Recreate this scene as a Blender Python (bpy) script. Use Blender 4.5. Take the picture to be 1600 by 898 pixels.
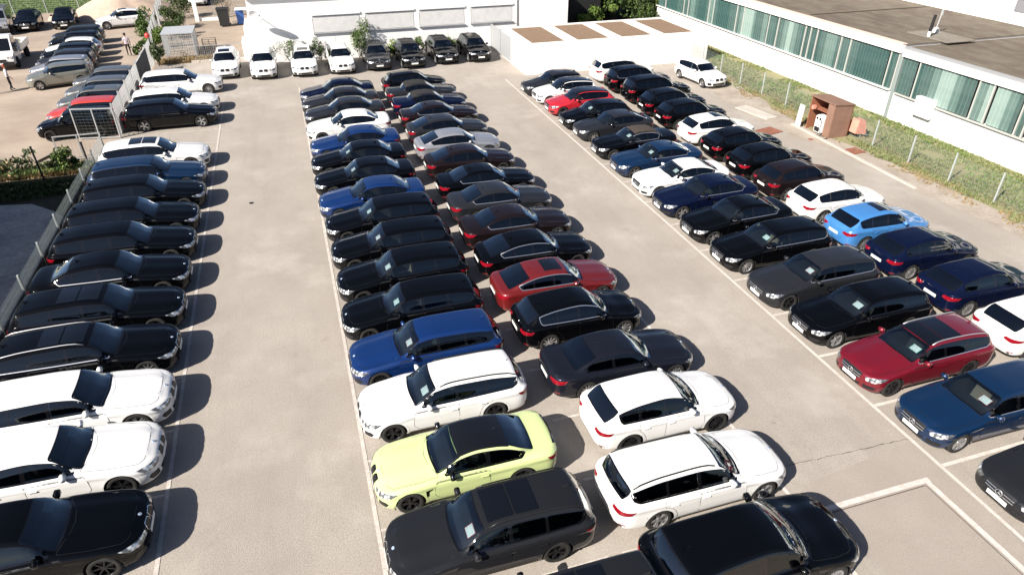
import bpy, bmesh, math, random
import numpy as np
from mathutils import Vector, Matrix, noise
from mathutils.bvhtree import BVHTree
from mathutils.geometry import delaunay_2d_cdt
R = math.radians
rnd = random.Random(7)
for o in list(bpy.data.objects): bpy.data.objects.remove(o)
S = bpy.context.scene
COL = S.collection

# ------------------------------------------------------------------ camera, sky, sun, exposure
cam = bpy.data.objects.new('camera', bpy.data.cameras.new('camera')); COL.objects.link(cam)
cam.data.sensor_width = 36; cam.data.lens = 36 * 1067 / 1600
cam.data.clip_start = .1; cam.data.clip_end = 1500
RX = Vector((0.9538794, -0.15912187, 0.25454728)); RY = Vector((-0.30019009, -0.50562321, 0.80884552)); RZ = Vector((0, -0.84795365, -0.53007037))
# rows are the world axes seen from the camera (x right, y down, z forward)
cr = Vector((RX[0], RY[0], RZ[0])); cu = -Vector((RX[1], RY[1], RZ[1])); cb = -Vector((RX[2], RY[2], RZ[2]))
cam.matrix_world = Matrix(((cr[0], cu[0], cb[0], 0), (cr[1], cu[1], cb[1], 0), (cr[2], cu[2], cb[2], 12.9), (0, 0, 0, 1)))
S.camera = cam
SUN_EL, SUN_AZ = 36.7, 27.0     # elevation; direction the light travels, from +X towards +Y
w = bpy.data.worlds.new("World"); S.world = w; w.use_nodes = True
nt = w.node_tree; bg = nt.nodes['Background']
sky = nt.nodes.new('ShaderNodeTexSky'); sky.sky_type = 'NISHITA'; sky.sun_disc = False
sky.sun_elevation = R(SUN_EL)
sd = Vector((-math.cos(R(SUN_AZ)) * math.cos(R(SUN_EL)), -math.sin(R(SUN_AZ)) * math.cos(R(SUN_EL)), math.sin(R(SUN_EL))))
sky.sun_rotation = math.atan2(sd.x, sd.y)
sky.air_density = .5; sky.dust_density = 1.0; sky.ozone_density = 1.0
nt.links.new(sky.outputs[0], bg.inputs[0]); bg.inputs[1].default_value = 0.065
sun = bpy.data.objects.new('sun', bpy.data.lights.new('sun', 'SUN')); COL.objects.link(sun)
sun.data.energy = 5.0; sun.data.angle = R(0.53); sun.data.color = (1, .93, .84)
sun.rotation_euler = sd.to_track_quat('Z', 'Y').to_euler()
S.view_settings.view_transform = 'Standard'; S.view_settings.look = 'None'
S.view_settings.gamma = 1; S.view_settings.exposure = 1.0
S.render.resolution_x = 1024; S.render.resolution_y = 574
S.cycles.transparent_max_bounces = 12

# ------------------------------------------------------------------ materials
def mat(name, col, rough=.6, metal=0, coat=0, spec=.5, **k):
    m = bpy.data.materials.new(name); m.use_nodes = True
    b = m.node_tree.nodes['Principled BSDF']
    b.inputs['Base Color'].default_value = (*col, 1); b.inputs['Roughness'].default_value = rough
    b.inputs['Metallic'].default_value = metal; b.inputs['Coat Weight'].default_value = coat
    b.inputs['Coat Roughness'].default_value = k.get('cr', .04); b.inputs['Specular IOR Level'].default_value = spec
    return m
def N(m, t, **k):
    n = m.node_tree.nodes.new(t)
    for a, v in k.items():
        if a.startswith('i_'):
            n.inputs[a[2:].replace('_', ' ')].default_value = v
        else: setattr(n, a, v)
    return n
def L(m, a, b): m.node_tree.links.new(a, b)
def noisy(m, c1, c2, scale=3., detail=6, c3=None, scale2=30., amt2=.35, bump=0., bscale=60., coords='Object', stretch=None):
    """base colour from two layers of noise, optional fine bump"""
    b = m.node_tree.nodes['Principled BSDF']
    tc = N(m, 'ShaderNodeTexCoord'); src = tc.outputs[coords]
    if stretch:
        mp = N(m, 'ShaderNodeMapping'); mp.inputs['Scale'].default_value = stretch; L(m, src, mp.inputs[0]); src = mp.outputs[0]
    n1 = N(m, 'ShaderNodeTexNoise', i_Scale=scale, i_Detail=detail, i_Roughness=.65); L(m, src, n1.inputs['Vector'])
    r = N(m, 'ShaderNodeValToRGB'); r.color_ramp.elements[0].position = .36; r.color_ramp.elements[1].position = .64
    r.color_ramp.elements[0].color = (*c1, 1); r.color_ramp.elements[1].color = (*c2, 1); L(m, n1.outputs[0], r.inputs[0])
    out = r.outputs[0]
    if c3:
        n2 = N(m, 'ShaderNodeTexNoise', i_Scale=scale2, i_Detail=4, i_Roughness=.7); L(m, src, n2.inputs['Vector'])
        r2 = N(m, 'ShaderNodeValToRGB'); r2.color_ramp.elements[0].position = .42; r2.color_ramp.elements[1].position = .66
        r2.color_ramp.elements[0].color = (0, 0, 0, 1); r2.color_ramp.elements[1].color = (amt2,) * 3 + (1,)
        L(m, n2.outputs[0], r2.inputs[0])
        mx = N(m, 'ShaderNodeMixRGB'); L(m, r2.outputs[0], mx.inputs[0]); L(m, out, mx.inputs[1]); mx.inputs[2].default_value = (*c3, 1)
        out = mx.outputs[0]
    L(m, out, b.inputs['Base Color'])
    if bump:
        n3 = N(m, 'ShaderNodeTexNoise', i_Scale=bscale, i_Detail=3); L(m, src, n3.inputs['Vector'])
        bp = N(m, 'ShaderNodeBump', i_Strength=bump, i_Distance=.02); L(m, n3.outputs[0], bp.inputs['Height']); L(m, bp.outputs[0], b.inputs['Normal'])
    return m
def paint(name, col, metal=.25, rough=.35, coat=1.):
    dk_ = max(col) < .05
    m = mat('paint_' + name, col, rough, metal, .85 if dk_ else coat, .0 if dk_ else .4, cr=.05)
    m.node_tree.nodes['Principled BSDF'].inputs['Coat IOR'].default_value = 1.42 if dk_ else 1.5
    b = m.node_tree.nodes['Principled BSDF']
    tc = N(m, 'ShaderNodeTexCoord')
    n = N(m, 'ShaderNodeTexNoise', i_Scale=2.2, i_Detail=5); L(m, tc.outputs['Object'], n.inputs['Vector'])   # a film of dust
    r = N(m, 'ShaderNodeMapRange', i_From_Min=.3, i_From_Max=.75, i_To_Min=.01, i_To_Max=.06); L(m, n.outputs[0], r.inputs['Value'])
    L(m, r.outputs[0], b.inputs['Coat Roughness'])
    return m
PAINT = dict(
    black=paint('black', (.0016, .0018, .0024), 0), navy=paint('navy', (.003, .006, .024), .2), midblue=paint('midblue', (.003, .020, .062), .3), blue=paint('blue', (.004, .028, .13), .35),
    white=paint('white', (.76, .76, .75), 0, .4), lime=paint('lime', (.54, .63, .29), 0, .35), grey=paint('grey', (.024, .026, .031), .4),
    darkgrey=paint('darkgrey', (.018, .019, .022), .3), silver=paint('silver', (.42, .43, .46), .6), brown=paint('brown', (.014, .009, .010), .4),
    red=paint('red', (.16, .006, .016), .3), copper=paint('copper', (.15, .012, .012), .3), tomato=paint('tomato', (.45, .018, .03), .1),
    orangered=paint('orangered', (.55, .05, .035), .1),
    sky=paint('sky', (.05, .19, .46), .1), champagne=paint('champagne', (.26, .26, .22), .5), pewter=paint('pewter', (.16, .165, .16), .5),
    steel=paint('steel', (.012, .014, .022), .4))
M = dict(
    rubber=noisy(mat('tyre_rubber', (.014, .014, .014), .85), (.010, .010, .010), (.022, .021, .019), 8),
    trim=mat('black_plastic_trim', (.01, .01, .011), .45), gloss=mat('gloss_black', (.004, .004, .005), .12, 0, .6),
    chrome=mat('chrome', (.75, .77, .8), .3, .9), rail=mat('satin_aluminium', (.5, .51, .53), .45, .7), alloy=mat('alloy_silver', (.55, .55, .56), .33, .85),
    rimdark=mat('alloy_black', (.02, .02, .022), .3, .5), disc=mat('brake_disc', (.12, .12, .12), .5, .8),
    well=mat('wheel_well_black', (.006, .006, .006), .95), seat=mat('seat_leather', (.045, .043, .042), .6),
    seatlight=mat('seat_beige', (.25, .20, .15), .6),
    dash=mat('dashboard_black', (.03, .03, .032), .55), plate=mat('number_plate_white', (.78, .78, .76), .4),
    paper=noisy(mat('paper_white', (.8, .8, .78), .7), (.72, .74, .72), (.82, .82, .8), 6),
    papergreen=mat('paper_border_green', (.05, .42, .30), .7), paperred=mat('paper_border_red', (.5, .05, .05), .7),
    taillens=mat('tail_lamp_red', (.22, .004, .012), .16, 0, .8), badge=mat('badge_blue_white', (.4, .5, .65), .25, .3),
    canvas=noisy(mat('soft_top_canvas', (.012, .012, .012), .95), (.010, .010, .010), (.016, .015, .015), 30),
    canvasbrown=noisy(mat('soft_top_brown', (.04, .03, .026), .95), (.034, .026, .022), (.05, .036, .03), 30),
    carbon=mat('roof_black', (.006, .006, .007), .2, 0, .8), galv=mat('galvanised_steel', (.42, .44, .45), .45, .5))
def lampmat():
    m = mat('head_lamp_glass', (.5, .53, .56), .12, .35, 1)
    b = m.node_tree.nodes['Principled BSDF']; tc = N(m, 'ShaderNodeTexCoord')
    v = N(m, 'ShaderNodeTexVoronoi', i_Scale=9.); L(m, tc.outputs['Object'], v.inputs['Vector'])
    r = N(m, 'ShaderNodeValToRGB'); r.color_ramp.elements[0].color = (.85, .88, .9, 1); r.color_ramp.elements[1].color = (.10, .11, .12, 1)
    r.color_ramp.elements[0].position = .25; r.color_ramp.elements[1].position = .6
    L(m, v.outputs['Distance'], r.inputs[0]); L(m, r.outputs[0], b.inputs['Base Color']); return m
M['lamp'] = lampmat()
def glassmat(name, tint, refl=1.0, refcol=(.9, .97, 1)):
    m = bpy.data.materials.new(name); m.use_nodes = True; nt = m.node_tree
    for n in list(nt.nodes): nt.nodes.remove(n)
    o = nt.nodes.new('ShaderNodeOutputMaterial'); mix = nt.nodes.new('ShaderNodeMixShader')
    t = nt.nodes.new('ShaderNodeBsdfTransparent'); t.inputs[0].default_value = (*tint, 1)
    g = nt.nodes.new('ShaderNodeBsdfGlossy'); g.inputs['Roughness'].default_value = .03; g.inputs[0].default_value = (*refcol, 1)
    f = nt.nodes.new('ShaderNodeFresnel'); f.inputs[0].default_value = 1.55
    mu = nt.nodes.new('ShaderNodeMath'); mu.operation = 'MULTIPLY_ADD'; mu.inputs[1].default_value = refl; mu.inputs[2].default_value = .02; mu.use_clamp = True
    nt.links.new(f.outputs[0], mu.inputs[0]); nt.links.new(mu.outputs[0], mix.inputs[0])
    nt.links.new(t.outputs[0], mix.inputs[1]); nt.links.new(g.outputs[0], mix.inputs[2]); nt.links.new(mix.outputs[0], o.inputs[0])
    return m
M['windscreen'] = glassmat('windscreen_glass', (.50, .58, .60), 2.4)
M['rearglass'] = glassmat('rear_window_glass', (.05, .06, .07), 2.6)
M['sideglass'] = glassmat('side_window_glass', (.45, .52, .54), 1.1)
M['tint'] = glassmat('tinted_glass', (.03, .035, .04), 1.3)
M['roofglass'] = mat('sunroof_glass', (.004, .005, .007), .06, 0, .5)

# ------------------------------------------------------------------ object helpers
def mkmesh(name, verts, faces, m=None, smooth=True, mats=None, fm=None):
    me = bpy.data.meshes.new(name); me.from_pydata([tuple(v) for v in verts], [], [tuple(f) for f in faces])
    for x in (mats or [m]): me.materials.append(x)
    if fm is not None: me.polygons.foreach_set('material_index', fm)
    if smooth: me.polygons.foreach_set('use_smooth', [True] * len(me.polygons))
    me.update(); return me
def obj(name, me, parent=None, loc=None, rot=None, **props):
    o = bpy.data.objects.new(name, me); COL.objects.link(o)
    if parent: o.parent = parent
    if loc: o.location = loc
    if rot: o.rotation_euler = rot
    for k, v in props.items():
        if v is not None: o[k] = v
    return o
class MB:
    """collects simple solids into one mesh"""
    def __init__(s): s.v = []; s.f = []; s.m = []
    def add(s, v, f, mi=0):
        n = len(s.v); s.v += [tuple(x) for x in v]; s.f += [tuple(i + n for i in q) for q in f]; s.m += [mi] * len(f)
    def box(s, c, d, mi=0, rz=0, tilt=None):
        x, y, z = d[0] / 2, d[1] / 2, d[2] / 2
        P = [Vector((a * x, b * y, e * z)) for e in (-1, 1) for b in (-1, 1) for a in (-1, 1)]
        Mx = Matrix.Rotation(rz, 3, 'Z')
        if tilt: Mx = Mx @ Matrix.Rotation(tilt[1], 3, tilt[0])
        P = [Mx @ p + Vector(c) for p in P]
        s.add(P, [(0, 2, 3, 1), (4, 5, 7, 6), (0, 1, 5, 4), (2, 6, 7, 3), (0, 4, 6, 2), (1, 3, 7, 5)], mi)
    def bar(s, a, b, r, mi=0, n=6, r2=None):
        a, b = Vector(a), Vector(b); d = (b - a)
        if d.length < 1e-6: return
        q = d.to_track_quat('Z', 'Y'); r2 = r if r2 is None else r2
        P = [a + q @ Vector((r * math.cos(t), r * math.sin(t), 0)) for t in [2 * math.pi * i / n for i in range(n)]]
        P += [b + q @ Vector((r2 * math.cos(t), r2 * math.sin(t), 0)) for t in [2 * math.pi * i / n for i in range(n)]]
        s.add(P, [(i, (i + 1) % n, n + (i + 1) % n, n + i) for i in range(n)] + [tuple(range(n))[::-1], tuple(range(n, 2 * n))], mi)
    def tube(s, pts, r, mi=0, n=6):
        for a, b in zip(pts, pts[1:]): s.bar(a, b, r, mi, n)
    def sweep(s, pts, r, mi=0, n=8):
        pts = [Vector(p) for p in pts]; k0 = len(s.v); V = []
        for i, p in enumerate(pts):
            t = (pts[min(i + 1, len(pts) - 1)] - pts[max(i - 1, 0)]).normalized(); a = t.cross(Vector((0, 0, 1))); a = a.normalized() if a.length > 1e-4 else Vector((1, 0, 0)); b = a.cross(t)
            V += [p + (a * math.cos(u) + b * math.sin(u)) * r for u in [2 * math.pi * k / n for k in range(n)]]
        F = [(i * n + k, i * n + (k + 1) % n, (i + 1) * n + (k + 1) % n, (i + 1) * n + k) for i in range(len(pts) - 1) for k in range(n)]
        s.add(V, F + [tuple(range(n))[::-1], tuple(range((len(pts) - 1) * n, len(pts) * n))], mi)
    def lathe(s, prof, n=24, c=(0, 0, 0), axis='Y', mi=0):
        P = []
        for i in range(n):
            t = 2 * math.pi * i / n
            for r, h in prof:
                if axis == 'Y': P.append((c[0] + r * math.cos(t), c[1] + h, c[2] + r * math.sin(t)))
                elif axis == 'Z': P.append((c[0] + r * math.cos(t), c[1] + r * math.sin(t), c[2] + h))
        k = len(prof); F = []
        for i in range(n):
            for j in range(k - 1):
                a = i * k + j; b = ((i + 1) % n) * k + j
                F.append((a, a + 1, b + 1, b) if axis == 'Y' else (a, b, b + 1, a + 1))
        s.add(P, F, mi)
    def mesh(s, name, mats, smooth=False):
        if not isinstance(mats, (list, tuple)): mats = [mats]
        return mkmesh(name, s.v, s.f, smooth=smooth, mats=list(mats), fm=s.m)
    def build(s, name, mats, parent=None, loc=None, rot=None, smooth=False, **pr):
        return obj(name, s.mesh(name, mats, smooth), parent, loc, rot, **pr)
def empty(name, label, cat, loc, rz=0, group=None):
    return obj(name, None, None, loc, (0, 0, rz), label=label, category=cat, group=group)

# ------------------------------------------------------------------ car shapes
def pchip(xs, ys):
    xs = np.array(xs, float); ys = np.array(ys, float); h = np.diff(xs); d = np.diff(ys) / h
    m = np.zeros_like(xs)
    for i in range(1, len(xs) - 1):
        if d[i - 1] * d[i] > 0:
            w1 = 2 * h[i] + h[i - 1]; w2 = h[i] + 2 * h[i - 1]; m[i] = (w1 + w2) / (w1 / d[i - 1] + w2 / d[i])
    m[0] = d[0]; m[-1] = d[-1]
    def f(x):
        x = np.clip(x, xs[0], xs[-1]); i = np.clip(np.searchsorted(xs, x) - 1, 0, len(h) - 1)
        t = (x - xs[i]) / h[i]
        return ((1 + 2 * t) * (1 - t) ** 2 * ys[i] + t * (1 - t) ** 2 * h[i] * m[i] + t * t * (3 - 2 * t) * ys[i + 1] + t * t * (t - 1) * h[i] * m[i + 1])
    return f
# distances d run from the nose; hood / glass / roof key points
TYPES = {
 'estate': dict(L=4.71, W=.905, cowl=1.40, wt=(2.06, 1.375), roof=[(2.7, 1.44), (3.5, 1.43), (4.1, 1.38)], re=(4.34, 1.33), ge=(4.60, 1.01), tail=[(4.675, .93), (4.71, .70)],
    belt=.93, B=2.62, C=3.45, D=4.33, wh=(.80, 3.65), R=.335, nw=3, z0=.17),
 'saloon': dict(L=4.71, W=.91, cowl=1.42, wt=(2.06, 1.36), roof=[(2.6, 1.43), (3.1, 1.405)], re=(3.40, 1.36), ge=(4.02, 1.075), tail=[(4.5, 1.05), (4.63, .99), (4.69, .86), (4.71, .70)],
    belt=.93, B=2.60, C=3.32, D=3.78, wh=(.80, 3.65), R=.335, nw=2.5, z0=.17),
 'coupe': dict(L=4.70, W=.915, cowl=1.44, wt=(2.10, 1.31), roof=[(2.6, 1.375), (3.0, 1.355)], re=(3.30, 1.31), ge=(4.05, 1.02), tail=[(4.5, 1.00), (4.62, .96), (4.68, .84), (4.70, .70)],
    belt=.90, B=2.80, C=3.6, D=3.72, wh=(.80, 3.65), R=.34, nw=1.5, z0=.16),
 'fastback': dict(L=4.65, W=.915, cowl=1.40, wt=(2.05, 1.33), roof=[(2.6, 1.39), (3.1, 1.37)], re=(3.45, 1.31), ge=(4.30, 1.02), tail=[(4.50, .99), (4.58, .95), (4.63, .84), (4.65, .70)],
    belt=.91, B=2.60, C=3.35, D=3.86, wh=(.79, 3.60), R=.335, nw=2.5, z0=.16),
 'cabriolet': dict(L=4.65, W=.91, cowl=1.42, wt=(2.06, 1.31), roof=[(2.5, 1.375), (3.1, 1.35)], re=(3.40, 1.27), ge=(3.75, 1.03), tail=[(4.45, 1.01), (4.58, .97), (4.64, .84), (4.66, .70)],
    belt=.90, B=2.75, C=3.3, D=3.42, wh=(.79, 3.60), R=.335, nw=1.5, z0=.16),
 'suv': dict(L=4.70, W=.94, cowl=1.30, wt=(1.95, 1.56), roof=[(2.6, 1.655), (3.5, 1.64), (4.0, 1.59)], re=(4.27, 1.53), ge=(4.58, 1.12), tail=[(4.66, 1.0), (4.70, .72)],
    belt=1.06, B=2.55, C=3.40, D=4.30, wh=(.84, 3.66), R=.37, nw=3, z0=.22, hood=.10),
 'crossover': dict(L=4.42, W=.92, cowl=1.28, wt=(1.90, 1.44), roof=[(2.45, 1.53), (3.1, 1.50), (3.5, 1.45)], re=(3.80, 1.385), ge=(4.24, 1.06), tail=[(4.34, .98), (4.39, .86), (4.42, .70)],
    belt=.99, B=2.45, C=3.20, D=3.78, wh=(.82, 3.50), R=.355, nw=2.5, z0=.2, hood=.06),
 'hatch': dict(L=4.36, W=.90, cowl=1.26, wt=(1.86, 1.35), roof=[(2.4, 1.43), (3.2, 1.40), (3.6, 1.35)], re=(3.88, 1.29), ge=(4.17, 1.0), tail=[(4.29, .93), (4.34, .84), (4.36, .70)],
    belt=.93, B=2.42, C=3.15, D=3.78, wh=(.78, 3.48), R=.33, nw=2.5, z0=.17),
 'mini': dict(L=4.25, W=.90, cowl=1.22, wt=(1.62, 1.38), roof=[(2.2, 1.45), (3.2, 1.43), (3.8, 1.39)], re=(4.03, 1.34), ge=(4.17, .99), tail=[(4.23, .9), (4.25, .70)],
    belt=.96, B=2.32, C=3.15, D=3.98, wh=(.76, 3.43), R=.33, nw=3, z0=.18, hood=.03, tb=.26)}
for a, b, l, ww in (('estate', 'estate5', 4.96, .93), ('saloon', 'saloon5', 4.96, .93)):
    t = dict(TYPES[a]); k = l / t['L']; t['L'] = l; t['W'] = ww
    for q in ('cowl', 'B', 'C', 'D'): t[q] *= k
    for q in ('wt', 're', 'ge'): t[q] = (t[q][0] * k, t[q][1] + .02)
    for q in ('roof', 'tail'): t[q] = [(x * k, z + (.02 if q == 'roof' else 0)) for x, z in t[q]]
    t['wh'] = (.86, 3.84); t['R'] = .345; TYPES[b] = t

class Shape:
    def __init__(s, T):
        s.T = T; Ln = T['L']; hd = T.get('hood', 0); b = T['belt']; s.tb = T.get('tb', .44)
        cz = b + .065
        top = [(0, .60 + hd), (.03, .68 + hd), (.12, .755 + hd), (.35, .83 + hd), (.8, min(.90 + hd, cz - .03)), (T['cowl'] - .12, cz - .008), (T['cowl'], cz + .012)]
        w0, w1 = T['cowl'], T['wt'][0]; z0, z1 = cz + .012, T['wt'][1]
        top += [(w0 + (w1 - w0) * .5, z0 + (z1 - z0) * .56), T['wt']] + T['roof'] + [T['re']]
        r, g = T['re'], T['ge']
        top += [((r[0] + g[0]) / 2, (r[1] + g[1]) / 2 + .02), g] + T['tail']
        s.top = pchip(*zip(*top))
        s.sh = pchip([0, .03, .15, .45, .9, T['cowl'] + .1, T['B'], T['C'], Ln - .45, Ln - .12, Ln - .02, Ln],
                     [.56 + hd, .62 + hd, .70 + hd, .775 + hd, min(.85 + hd, b - .02), b, b + .012, b + .03, b + .05, b + .0, .80, .68])
        z0 = T['z0']
        s.bot = pchip([0, .04, .3, .9, Ln - .8, Ln - .25, Ln - .03, Ln], [.38, z0 + .08, z0 + .02, z0, z0, z0 + .06, z0 + .16, .45])
        s.cr = pchip([0, .3, T['cowl'], T['wt'][0], Ln - .6, Ln], [.02, .055, .05, .03, .03, .02])
    def c(s, d):
        Ln = s.T['L']; x = 1.
        a = np.clip(1 - d / .80, 0, 1); x = x * (1 - a ** 3.3) ** (1 / 3.3)
        a = np.clip(1 - (Ln - d) / .60, 0, 1); x = x * (1 - a ** 3.6) ** (1 / 3.6)
        return x
    def ctrl(s, d):
        T = s.T; Ln = T['L']; W = T['W']; c = float(s.c(d)); zb = float(s.bot(d)); zs = float(s.sh(d)); zt = float(s.top(d)); cr = float(s.cr(d))
        zs = min(zs, zt - .015); ze = zt - cr; h = max(ze - zs, .004); g = min(h / .22, 1); mid = zb + (zs - zb) * .52
        fl = 0
        for wd in T['wh']:
            fl += math.exp(-((d - wd) / .42) ** 2)
        fl = .018 * min(fl, 1) - .012
        yj = W - .125 - h * s.tb - .10 * (1 - g)
        P = [(0, zb), (W - .25, zb), (W - .075 + fl, zb + .03), (W - .018 + fl, zb + .15), (W + fl, mid), (W + fl * .6 - .010, zs - .215), (W - .004, zs - .125), (W - .048, zs - .03),
             (W - .115, zs + .006), (W - .125 - h * s.tb * .5 - .05 * (1 - g), zs + h * .5 + .002), (yj, zs + h * .90), (yj - .055 - .05 * (1 - g), ze + cr * .12), (yj * .58, zt - cr * .33 + (.020 * (1 - g) if .25 < d < T['cowl'] else 0)), (0, zt)]
        x = Ln / 2 - d
        w0, w1 = T['cowl'] - .5, T['wt'][0] + .5
        sf = .20 * max(0, 1 - abs(d - (T['cowl'] + .2)) / .9); r0 = (T['re'][0] + T['ge'][0]) / 2
        sf -= .13 * max(0, 1 - abs(d - r0) / .7)
        wt = [0] * 8 + [.25, .6, 1, 1, 1, 1]
        return [(x - sf * k * (y / W) ** 2, y * c, z) for (y, z), k in zip(P, wt)], sf
    def ring(s, d, sub=3):
        P = np.array(s.ctrl(d)[0]); n = len(P); out = []
        ext = np.vstack([P[0] * [1, -1, 1] if False else 2 * P[0] - P[1], P, P[-1] + (P[-1] - P[-2]) * [1, 1, 0] + (P[-2] - P[-1]) * [0, 0, 1]])
        for i in range(n - 1):
            p0, p1, p2, p3 = ext[i:i + 4]
            a = np.linalg.norm(p1 - p0) ** .5 + 1e-6; b_ = np.linalg.norm(p2 - p1) ** .5 + 1e-6; c_ = np.linalg.norm(p3 - p2) ** .5 + 1e-6
            m1 = (p1 - p0) / a - (p2 - p0) / (a + b_) + (p2 - p1) / b_; m2 = (p2 - p1) / b_ - (p3 - p1) / (b_ + c_) + (p3 - p2) / c_
            m1 *= b_; m2 *= b_
            for k in range(sub):
                t = k / sub
                out.append((2 * t ** 3 - 3 * t * t + 1) * p1 + (t ** 3 - 2 * t * t + t) * m1 + (3 * t * t - 2 * t ** 3) * p2 + (t ** 3 - t * t) * m2)
        out.append(P[-1]); return np.array(out)
    def build(s):
        Ln = s.T['L']
        e = [0, .003, .01, .022, .04, .065, .095, .13, .17, .22]
        ds = e + list(np.arange(.27, Ln - .25, .055)) + [Ln - x for x in e[::-1]]
        s.ds = np.array(ds); s.R_ = [s.ring(d) for d in ds]; s.k = len(s.R_[0])
        V = []; nr = s.k
        for r in s.R_:
            V += [tuple(p) for p in r] + [(p[0], -p[1], p[2]) for p in r[-2:0:-1]]
        full = 2 * nr - 2; F = []
        for i in range(len(ds) - 1):
            for j in range(full):
                a = i * full + j; b = i * full + (j + 1) % full
                F.append((a, a + full, b + full, b))
        s.V = V; s.F = F; s.full = full
        s.bvh = BVHTree.FromPolygons(V, F)
        return s
    # --- maps from 2D drawings to the body surface
    def yJ(s, d): P, sf = s.ctrl(d); return P[10]
    def side(s, p, sg):      # p = (d, z)
        x = s.T['L'] / 2 - p[0]; h = s.bvh.ray_cast(Vector((x, sg * 3, p[1])), Vector((0, -sg, 0)))
        return (h[0], h[1]) if h[0] and abs(h[1].y) > .42 else None
    def down(s, p, sg=0):    # p = (x, y)
        h = s.bvh.ray_cast(Vector((p[0], p[1], 3)), Vector((0, 0, -1))); return (h[0], h[1]) if h[0] else None
    def back(s, p, sg=-1):   # p = (y, z) seen from behind
        h = s.bvh.ray_cast(Vector((-4, p[0], p[1])), Vector((1, 0, 0))); return (h[0], h[1]) if h[0] else None
    def wrap(s, p, end):     # p = (arc length from the centre, z) round the nose (end=1) or tail (end=-1)
        sl, z = p; rng = range(len(s.ds)) if end == 1 else range(len(s.ds) - 1, -1, -1)
        last = None; acc = 0; a0 = abs(sl)
        for i in rng:
            r = s.R_[i]; seg = r[3:]
            if z < seg[0][2] or z > seg[-1][2]: continue
            k = int(np.searchsorted(np.maximum.accumulate(seg[:, 2]), z)); k = min(max(k, 1), len(seg) - 1)
            za, zb_ = seg[k - 1][2], seg[k][2]; t = 0 if abs(zb_ - za) < 1e-6 else min(max((z - za) / (zb_ - za), 0), 1)
            q = seg[k - 1] * (1 - t) + seg[k] * t
            if last is None:
                last = np.array([q[0], 0, z])
            dl = math.hypot(q[0] - last[0], q[1] - last[1])
            if acc + dl >= a0:
                t = (a0 - acc) / max(dl, 1e-6); q = last * (1 - t) + q * t
                pos = Vector((q[0], math.copysign(q[1], sl) if a0 > 0 else 0, z)); h = s.bvh.find_nearest(pos)
                return h[0], h[1]
            acc += dl; last = q
        return None

def inpoly(pt, poly):
    x, y = pt; c = False; n = len(poly)
    for i in range(n):
        x1, y1 = poly[i]; x2, y2 = poly[i - 1]
        if (y1 > y) != (y2 > y) and x < (x2 - x1) * (y - y1) / (y2 - y1) + x1: c = not c
    return c
def densify(poly, step):
    out = []
    for a, b in zip(poly, poly[1:] + poly[:1]):
        n = max(1, int(math.hypot(b[0] - a[0], b[1] - a[1]) / step))
        out += [(a[0] + (b[0] - a[0]) * i / n, a[1] + (b[1] - a[1]) * i / n) for i in range(n)]
    return out
def rounded(poly, r):
    out = []; n = len(poly)
    for i in range(n):
        p, a, b = Vector(poly[i]), Vector(poly[i - 1]), Vector(poly[(i + 1) % n])
        da, db = a - p, b - p
        if da.length < 1e-6 or db.length < 1e-6: continue
        if da.normalized().dot(db.normalized()) < -.93: out.append(tuple(p)); continue
        ra, rb = min(r, da.length * .45), min(r, db.length * .45)
        q0, q2 = p + da.normalized() * ra, p + db.normalized() * rb
        for t in (0, .33, .67, 1): out.append(tuple(q0 * (1 - t) ** 2 + p * 2 * t * (1 - t) + q2 * t * t))
    return out
def patch(name, m, fmap, poly, holes=(), off=.004, step=.07, flip=False):
    """a panel that hugs the body: drawn in 2D, triangulated, laid on the surface and lifted by off"""
    outer = densify(list(poly), step); rings = [outer] + [densify(list(h), step) for h in holes]
    vs = []; es = []
    for r in rings:
        n = len(vs); vs += [Vector(p) for p in r]; es += [(n + i, n + (i + 1) % len(r)) for i in range(len(r))]
    xs = [p[0] for p in outer]; ys = [p[1] for p in outer]
    x = min(xs) + step * .7
    while x < max(xs):
        y = min(ys) + step * .7
        while y < max(ys):
            if inpoly((x, y), outer) and not any(inpoly((x, y), h) for h in rings[1:]): vs.append(Vector((x, y)))
            y += step
        x += step
    r = delaunay_2d_cdt(vs, es, [], 0, 1e-5)
    P = r[0]; F = []
    for f in r[2]:
        c = sum((P[i] for i in f), Vector((0, 0))) / len(f)
        if inpoly(c, outer) and not any(inpoly(c, h) for h in rings[1:]): F.append(list(f))
    V = []; ok = []
    for p in P:
        h = fmap((p[0], p[1])); ok.append(h is not None)
        V.append(h[0] + h[1] * off if h else Vector((0, 0, 0)))
    out = []
    F = [f for f in F if all(ok[i] for i in f)]
    lab = list(range(len(P)))                      # keep only the largest connected piece
    def root(i):
        while lab[i] != i: lab[i] = lab[lab[i]]; i = lab[i]
        return i
    for f in F:
        a = root(f[0])
        for i in f[1:]: lab[root(i)] = a
    cnt = {}
    for f in F: k_ = root(f[0]); cnt[k_] = cnt.get(k_, 0) + 1
    best = max(cnt, key=cnt.get) if cnt else None
    F = [f for f in F if root(f[0]) == best]
    for f in F:
        a, b, c = V[f[0]], V[f[1]], V[f[2]]; n = (b - a).cross(c - a)
        h = fmap(tuple(P[f[0]]))
        out.append(f[::-1] if n.dot(h[1]) < 0 else f)
    used = sorted({i for f in out for i in f}); mp = {a: i for i, a in enumerate(used)}
    return mkmesh(name, [V[i] for i in used], [[mp[i] for i in f] for f in out], m)

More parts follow.
